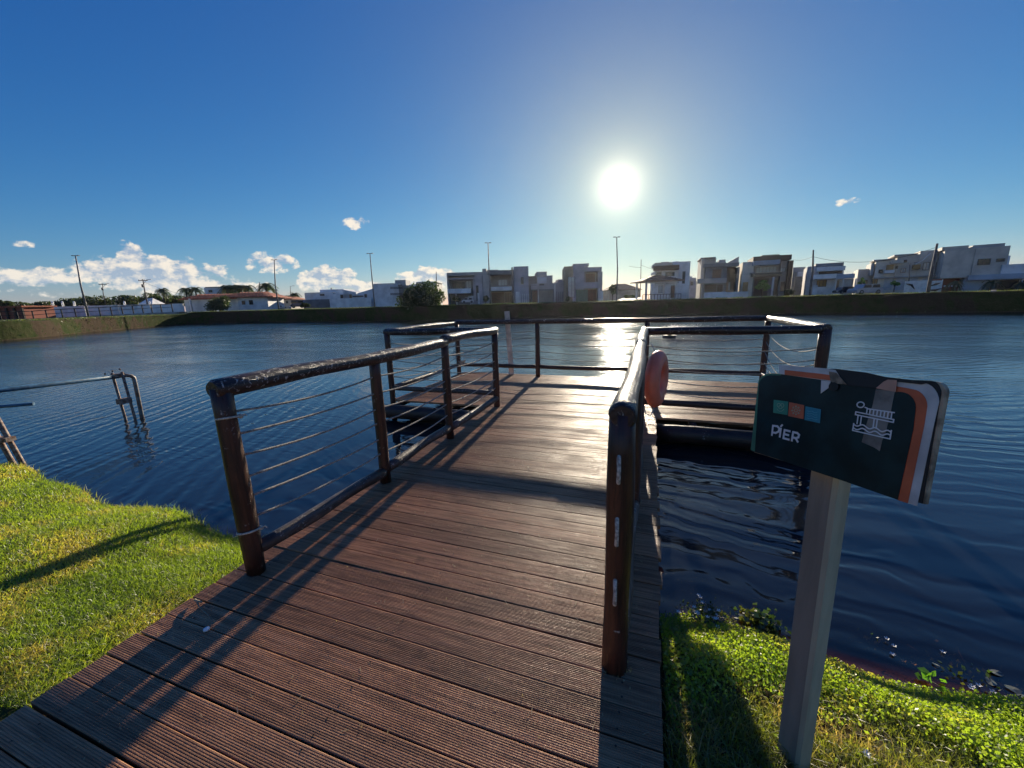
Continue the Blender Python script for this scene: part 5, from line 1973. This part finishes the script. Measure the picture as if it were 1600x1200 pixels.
strip('street', [(4, 61.5), (44, 47), (50, 51), (36, 60), (14, 68), (4, 68)][::1], M('sunlit_concrete', (.40, .38, .35), .8, .15, .8, .004, 12))
_q = [(957, 471.0, 56.5), (997, 470.2, 56.5), (1003, 464.6, 72), (975, 465.4, 72)]
_v = []
for _p, _y, _d in _q:
    _u, _z = FR(_p, _y, _d)
    _v.append(uvw(_u, _d, _z))
struct(MB().add(_v, [(0, 1, 2, 3)]).build('driveway', M('sunlit_concrete', (.40, .38, .35), .8, .15, .8, .004, 12)))
strip('pavement', [(-22, 66.5), (3.9, 62), (3.9, 66), (-22, 72)], w_path)


# --- poles
def lamp_post(label, v, pxt, pyt, pxb, pyb, r=.10, name='lamp_post', head='t', group='tall lamp posts along the far shore'):
    ub, zb = FR(pxb, pyb, v)
    ut, zt = FR(pxt, pyt, v)
    o = thing(name, label, 'lamp post' if name == 'lamp_post' else 'utility pole', uvw(ub, v, zb), YAW, group)
    h = zt - zb
    MB().tube([(0, 0, -.8), (0, 0, h * .5), (ut - ub, 0, h)], [r, r * .8, r * .55], 8).build('pole', w_steel if name == 'lamp_post' else w_pole, o)
    if head == 't':
        MB().tube([(ut - ub - .28, 0, h), (ut - ub + .28, 0, h)], .035, 6).build('arm', w_fix, o)
        for s_ in (-.32, .32):
            MB().box(ut - ub + s_ - .16, -.12, h - .03, ut - ub + s_ + .16, .12, h + .05).build('lamp_head', w_fix, o)
    elif head == 'x':
        MB().box(ut - ub - .9, -.06, h - .35, ut - ub + .9, .06, h - .22).build('crossarm', w_pole, o)
        for s_ in (-.8, -.3, .3, .8):
            MB().tube([(ut - ub + s_, 0, h - .22), (ut - ub + s_, 0, h - .05)], [.05, .03], 6).build('insulator', w_fix, o)
        MB().tube([(ut - ub, 0, h - .9), (ut - ub + .7, -.1, h - .25), (ut - ub + 1.3, -.1, h - .12)], .035, 5).build('lamp_arm', w_steel, o)
        MB().box(ut - ub + 1.2, -.2, h - .15, ut - ub + 1.75, 0, h - .06).build('lamp_head', w_white, o)
        MB().tube([(ut - ub - .1, -.22, h - 1.6), (ut - ub - .1, -.22, h - 1.0)], .18, 8).build('transformer', w_fix, o)
    elif head == 's':
        MB().tube([(ut - ub, 0, h - .1), (ut - ub + .7, 0, h + .05)], .03, 5).build('lamp_arm', w_steel, o)
        MB().box(ut - ub + .6, -.1, h, ut - ub + 1.1, .1, h + .07).build('lamp_head', w_fix, o)
    return o


lamp_post('tall lamp post leaning at the left, above the white boundary wall', 56, 118, 399.5, 136.5, 488, .13)
lamp_post('tall lamp post right of the red-roofed house', 66, 428.5, 406, 435.5, 482, .12)
lamp_post('tall lamp post before the white building group, left of the lakeside bush', 62, 578, 396, 585.5, 479, .11)
lamp_post('tall lamp post in front of the wide house with the brown garage', 60, 762.5, 379.5, 766, 472, .12)
lamp_post('tall lamp post directly under the sun', 58, 963.5, 370.5, 963.5, 470, .12)
lamp_post('wooden utility pole with crossarm and street light behind the white wall', 80, 223, 436, 231, 478, .14, 'utility_pole', 'x', None)
lamp_post('short lattice pole rising behind the trees at the left', 95, 160, 442.5, 165, 475, .10, 'utility_pole', 'x', None)
lamp_post('plain wooden pole beside the palms, left of the tall lamp post', 100, 405.5, 441, 407.5, 470, .16, 'utility_pole', 'n', None)
lamp_post('slim street light behind the small red houses', 100, 453.5, 447, 456, 474, .09, 'street_light', 's', None)
lamp_post('slim pole with wires rising behind the lakeside bush', 72, 681.5, 424.5, 683.5, 474, .11, 'utility_pole', 'n', None)
lamp_post('short pole standing before the lilac box of the wide house', 70, 800.8, 417.5, 801.2, 473, .11, 'utility_pole', 'n', None)
lamp_post('thin pole with side arm above the gazebo roof, left', 80, 1001.8, 405.5, 1000, 466, .10, 'utility_pole', 'n', None)
lamp_post('dark pole leaning before the wide white house at the right', 56, 1270.8, 390.5, 1265.5, 459, .16, 'utility_pole', 'n', None)
lamp_post('short dark lamp pole in front of the stepped terrace', 58, 1421.5, 410.5, 1417, 456, .08, 'street_light', 's', None)
lamp_post('thick dark pole leaning before the white sheet hoarding', 50, 1464.5, 380.5, 1450, 456, .20, 'utility_pole', 'n', None)
lamp_post('thin street light between the wide house and the lower grey house', 72, 829, 446, 829, 473, .06, 'street_light', 's', None)
lamp_post('garden pole left of the curtained windows of the big dark house', 66, 1178, 415, 1176, 462, .07, 'street_light', 's', None)


def wire(label, a, b, sag, r=.022):
    A, B = uvw(FR(a[0], a[1], a[2])[0], a[2], FR(a[0], a[1], a[2])[1]), uvw(FR(b[0], b[1], b[2])[0], b[2], FR(b[0], b[1], b[2])[1])
    ps = [A + (B - A) * t - np.array([0, 0, sag * 4 * t * (1 - t)]) for t in np.linspace(0, 1, 13)]
    o = MB().tube(ps, r, 4, cap=False).build('power_line', w_dark)
    tag(o, label, 'wire')


wire('power line running from the thin pole over the gazebo roof to the pale house', (1001.5, 414, 80), (1085, 430, 98), .7)
wire('power line from the thin pole leftward over the distant hip roof', (1001.5, 418, 80), (983, 416, 82), .05)
wire('power line left of the dark leaning pole, over the small pale house', (1270, 401, 56), (1238, 405, 74), .3)
wire('power line right of the dark leaning pole, over the strip-window house', (1270, 401, 56), (1464, 386, 50), 1.2)
wire('power line from the wooden pole over the trees at the left', (223, 440, 80), (320, 462, 98), .8)


# --- trees and bushes
def tree(name, label, cat, v, px0, px1, py0, py1, n, leaf, mat=None, trunk=True, seed=0, depth=None, lump=.33, group=None, clumps=14):
    rg = np.random.default_rng(seed + 100)
    uc, zb = FR((px0 + px1) / 2, py1, v)
    u0, u1 = FR(px0, py1, v)[0], FR(px1, py1, v)[0]
    zt = FR((px0 + px1) / 2, py0, v)[1]
    Wd, Hh = (u1 - u0), (zt - zb)
    D = depth or Wd
    root = thing(name, label, cat, uvw(uc, v, zb), YAW, group)
    cz = .5 if trunk else .42
    cl = []
    for k in range(clumps):
        d = rg.normal(size=3)
        d /= np.linalg.norm(d)
        rr = rg.uniform(.35, .8)
        cl.append((d[0] * rr * Wd / 2 * .85, d[1] * rr * D / 2 * .85, Hh * (cz + .08) + d[2] * rr * Hh * .40, rg.uniform(.6, 1.1) * lump * min(Wd, 2.2 * Hh) / 2))
    cen = []
    per = n // clumps
    for (x_, y_, z_, r_) in cl:
        d = rg.normal(size=(per, 3))
        d /= np.linalg.norm(d, axis=1)[:, None]
        rad = rg.uniform(.55, 1.08, per)[:, None] * r_
        c_ = np.array([x_, y_, z_]) + d * rad * (1.15, 1.15, .85)
        cen.append(c_)
    cen = np.concatenate(cen)
    cen = cen[(cen[:, 2] > Hh * .03) & (cen[:, 2] < Hh * 1.02) & (np.abs(cen[:, 0]) < Wd * .54)]
    co_, fa_, rd_ = leaf_cloud(cen, rg.uniform(leaf * .7, leaf * 1.4, len(cen)), .6, rng=rg)
    fast_mesh('crown', co_, fa_, mat or m_tree, parent=root, rnd=rd_)
    mb_ = MB()
    mb_.tube([(0, 0, -.4), (Wd * .01, 0, Hh * .3), (-Wd * .02, 0, Hh * .6)], [Wd * .028 + .03, Wd * .02 + .02, .03], 8)
    for (x_, y_, z_, r_) in cl[:8]:
        mb_.tube([(0, 0, Hh * .22), (x_ * .5, y_ * .5, z_ * .7), (x_, y_, z_)], [Wd * .014 + .015, Wd * .008 + .01, .01], 5)
    mb_.build('trunk', m_bark, root)
    return root


tree('lakeside_bush', 'big round dark bush leaning over the water on the far shore', 'bush', 48.6, 622, 705, 437, 498, 13000, .27, seed=1, depth=6, clumps=40, trunk=False, lump=.34)
tree('shrub', 'dense dark shrub in front of the red-roofed house', 'shrub', 68, 320, 369, 460, 488, 3800, .24, seed=2, depth=4, clumps=18, trunk=False, lump=.34)
tree('shrub', 'small dark shrub on the crest beside the blue van', 'shrub', 68, 469, 485, 471, 483, 900, .20, seed=3, trunk=False, clumps=8)
tree('shrub', 'pale green shrub below the balcony right of the lakeside bush', 'shrub', 66, 702, 723, 461, 475, 1100, .18, seed=4, trunk=False, clumps=8)
tree('young_tree', 'thin young tree beside the tall lamp post under the sun', 'tree', 62, 948, 966, 440, 470, 800, .20, seed=5, clumps=9)
tree('shrub', 'yellow-green bush in front of the dark garage of the big house', 'shrub', 66, 1178, 1203, 438, 460, 1500, .20, m_bleaf, seed=6, clumps=10, lump=.4)
tree('tree', 'dark rounded tree behind the parked saloon and pickup', 'tree', 76, 1325, 1351, 421, 450, 1700, .24, seed=7, clumps=10, lump=.42)
tree('shrub', 'yellow flowering plant between the two parked cars', 'shrub', 61, 1339, 1349, 432, 452, 500, .18, m_bleaf, seed=8, clumps=6, lump=.45)
tree('shrub', 'yellow bush in the doorway of the stepped terrace', 'shrub', 59, 1391, 1403, 437, 452, 500, .18, m_bleaf, seed=9, clumps=6, lump=.45)
tree('shrub', 'low hedge plant at the foot of the big dark house', 'shrub', 66, 1218, 1246, 451, 462, 900, .18, seed=10, trunk=False, clumps=10)
tree('shrub', 'clump of green at the gate of the olive house', 'shrub', 70, 881, 893, 460, 473, 500, .18, seed=11, trunk=False, clumps=6)
tree('shrub', 'dark hedge at the left foot of the wide house', 'shrub', 71, 751, 767, 460, 474, 700, .18, seed=12, trunk=False, clumps=7)
tree('shrub', 'low dark hedge clump left of the gazebo railing', 'shrub', 70, 970, 996, 459, 470, 900, .18, seed=13, trunk=False, clumps=8)
TR_ = [(0, 18, 468, 482, 105, 'pale green treetop cut by the left picture edge'), (12, 46, 472, 484, 120, 'low distant tree right of the left-edge treetop'), (38, 70, 473, 483, 125, 'low distant tree above the red shed'),
       (64, 100, 471, 482, 115, 'distant tree behind the first white pillar'), (92, 130, 466, 481, 105, 'dark tree left of the leaning lamp post'), (124, 180, 462.5, 480, 100, 'broad dark tree mound right of the leaning lamp post'),
       (180, 232, 462, 480, 98, 'broad dark tree left of the wooden utility pole'), (226, 262, 458, 478, 98, 'dark tree right of the wooden utility pole'), (254, 296, 462, 478, 102, 'dark tree reaching the left end of the red roof'),
       (296, 326, 463, 477, 108, 'tree behind the left half of the red roof'), (422, 436, 465, 482, 105, 'dark tree right behind the red-roofed house'), (436, 460, 462, 474, 120, 'tree above the small red houses'),
       (392, 420, 458, 472, 110, 'tree tops right of the palms behind the red roof')]
for k, (a, b, y0, y1, v, lb) in enumerate(TR_):
    tree('tree', lb, 'tree', v, a, b, y0, y1 + 3, 2200, .42, seed=30 + k, depth=8, lump=.42, clumps=14, group='trees behind the left far shore')


def palm(label, v, px, py_top, py_base, seed, size=1.0, group='palms behind the far shore', lean=.0):
    rg = random.Random(seed)
    uc, zb = FR(px, py_base, v)
    zt = FR(px, py_top, v)[1]
    Hh = zt - zb
    root = thing('palm_tree', label, 'palm', uvw(uc, v, zb), rg.uniform(0, 6), group)
    zc = Hh - .9 * size
    MB().tube([(0, 0, -.3), (lean * .3, 0, zc * .5), (lean, 0, zc)], [.2, .15, .12], 8, .1, seed).build('trunk', m_bark, root)
    vs_, fs_ = [], []
    for k in range(26):
        a_ = k * 2.4 + rg.uniform(-.2, .2)
        el_ = rg.uniform(-.5, 1.35)
        L = rg.uniform(1.5, 2.2) * size
        p0 = np.array([lean, 0, zc])
        dirh = np.array([math.cos(a_), math.sin(a_), 0])
        side = np.array([-math.sin(a_), math.cos(a_), 0])
        rib = []
        for j in range(9):
            t = j / 8
            rib.append(p0 + dirh * L * t * math.cos(el_ * .6) + np.array([0, 0, L * (t * math.sin(el_) - 1.05 * t * t)]))
        for j in range(8):
            for s_ in (-1, 1):
                for h_ in (0, .5):
                    q0 = rib[j] + (rib[j + 1] - rib[j]) * h_
                    q1 = rib[j] + (rib[j + 1] - rib[j]) * (h_ + .42)
                    ll = .62 * size * (1 - .6 * abs((j + h_) / 8 - .35))
                    tip = (q0 + q1) / 2 + side * s_ * ll + dirh * .22 * size - np.array([0, 0, .25 * ll])
                    o_ = len(vs_)
                    vs_ += [q0, q1, tip]
                    fs_.append((o_, o_ + 1, o_ + 2))
    fast_mesh('fronds', np.array(vs_), np.array(fs_), m_palm, parent=root, rnd=np.random.default_rng(seed).random(len(vs_)))
    return root


palm('small palm left of the red roof, above the tree line', 96, 258, 447, 474, 1, .9)
palm('palm between the tree line and the red roof', 92, 294, 446, 474, 2, .9)
palm('palm touching the left end of the white block', 92, 309, 445, 474, 3, .95)
palm('leftmost palm of the cluster right of the white block', 92, 358, 442, 474, 4, 1.0, 'cluster of palms behind the red roof')
palm('second palm of the cluster behind the red roof', 93, 370, 440.5, 474, 5, 1.05, 'cluster of palms behind the red roof')
palm('third palm of the cluster behind the red roof', 91, 381, 441.5, 474, 6, 1.0, 'cluster of palms behind the red roof')
palm('rightmost palm of the cluster behind the red roof', 92, 390, 441, 474, 7, 1.1, 'cluster of palms behind the red roof')
palm('tall palm just left of the second tall lamp post', 90, 420, 437, 476, 8, 1.25)
palm('small distant palm right of the street light', 110, 462, 454, 474, 9, .9)
palm('low palm beside the globe lamps under the taupe house', 52, 1489, 436, 456, 10, .45, 'garden palms at the right')
palm('low palm before the blue wall at the right', 52, 1546, 434, 455, 11, .55, 'garden palms at the right')
palm('low palm at the right picture edge before the carport', 52, 1594, 437, 455, 12, .5, 'garden palms at the right')

# pale drain slab running down the right part of the bank and a wedge of concrete at the left
def bank_slab(name, label, px, half, i0=None):
    d = ray(px, 475)
    th = math.atan2(np.dot(d, RH), np.dot(d, FH))
    ang_ = np.arctan2(FAR_PTS[:, 0], FAR_PTS[:, 1])
    mask = FAR_PTS[:, 1] > 5
    i = int(np.argmin(np.abs(ang_ - th) + (~mask) * 9))
    vs_ = []
    for (off, z_) in ((.1, -.44), (1.3, .13), (2.4, .63), (3.4, 1.03), (4.3, 1.28), (5.3, 1.39)):
        c = crest_point(i, off, z_ + .05)
        p = FAR_PTS[i]
        t_ = np.array([p[1], -p[0]]) / np.linalg.norm(p)
        s_ = uvw(t_[0], t_[1], 0) * half
        vs_ += [c - s_ + (0, 0, .06), c + s_ + (0, 0, .06), c + s_ - (0, 0, .3), c - s_ - (0, 0, .3)]
    fs_ = [(k * 4 + j, k * 4 + (j + 1) % 4, k * 4 + 4 + (j + 1) % 4, k * 4 + 4 + j) for k in range(5) for j in range(4)] + [(3, 2, 1, 0), (20, 21, 22, 23)]
    o = MB().add(vs_, fs_).build(name, M('stained_concrete', (.17, .16, .14), .9, .3, 2))
    tag(o, label, 'drain')


bank_slab('drain_channel', 'concrete drain strip running down the dark bank below the taupe house', 1560, .16)
bank_slab('drain_channel', 'pale pipe-like strip on the bank, left of the lakeside bush', 490, .04)
bank_slab('drain_channel', 'second pale pipe-like strip on the bank, nearer the lakeside bush', 497, .04)


# ------------------------------------------------------------------ thin haze added to veil and lift the dark far fronts
HAZE_D = .00010
hz = MB().box(-340, -120, -3.0, 340, 480, 16.0).build('haze', None)
hm = bpy.data.materials.new('added_veil_haze')
hm.use_nodes = True
hm.node_tree.nodes.clear()
_N = NT(hm.node_tree)
_v = _N.n('ShaderNodeVolumePrincipled')
_v.inputs['Color'].default_value = (.92, .94, .97, 1)
_v.inputs['Density'].default_value = HAZE_D
_v.inputs['Anisotropy'].default_value = .72
_o = _N.n('ShaderNodeOutputMaterial')
hm.node_tree.links.new(_v.outputs[0], _o.inputs['Volume'])
hz.data.materials.append(hm)
hz['kind'] = 'stuff'
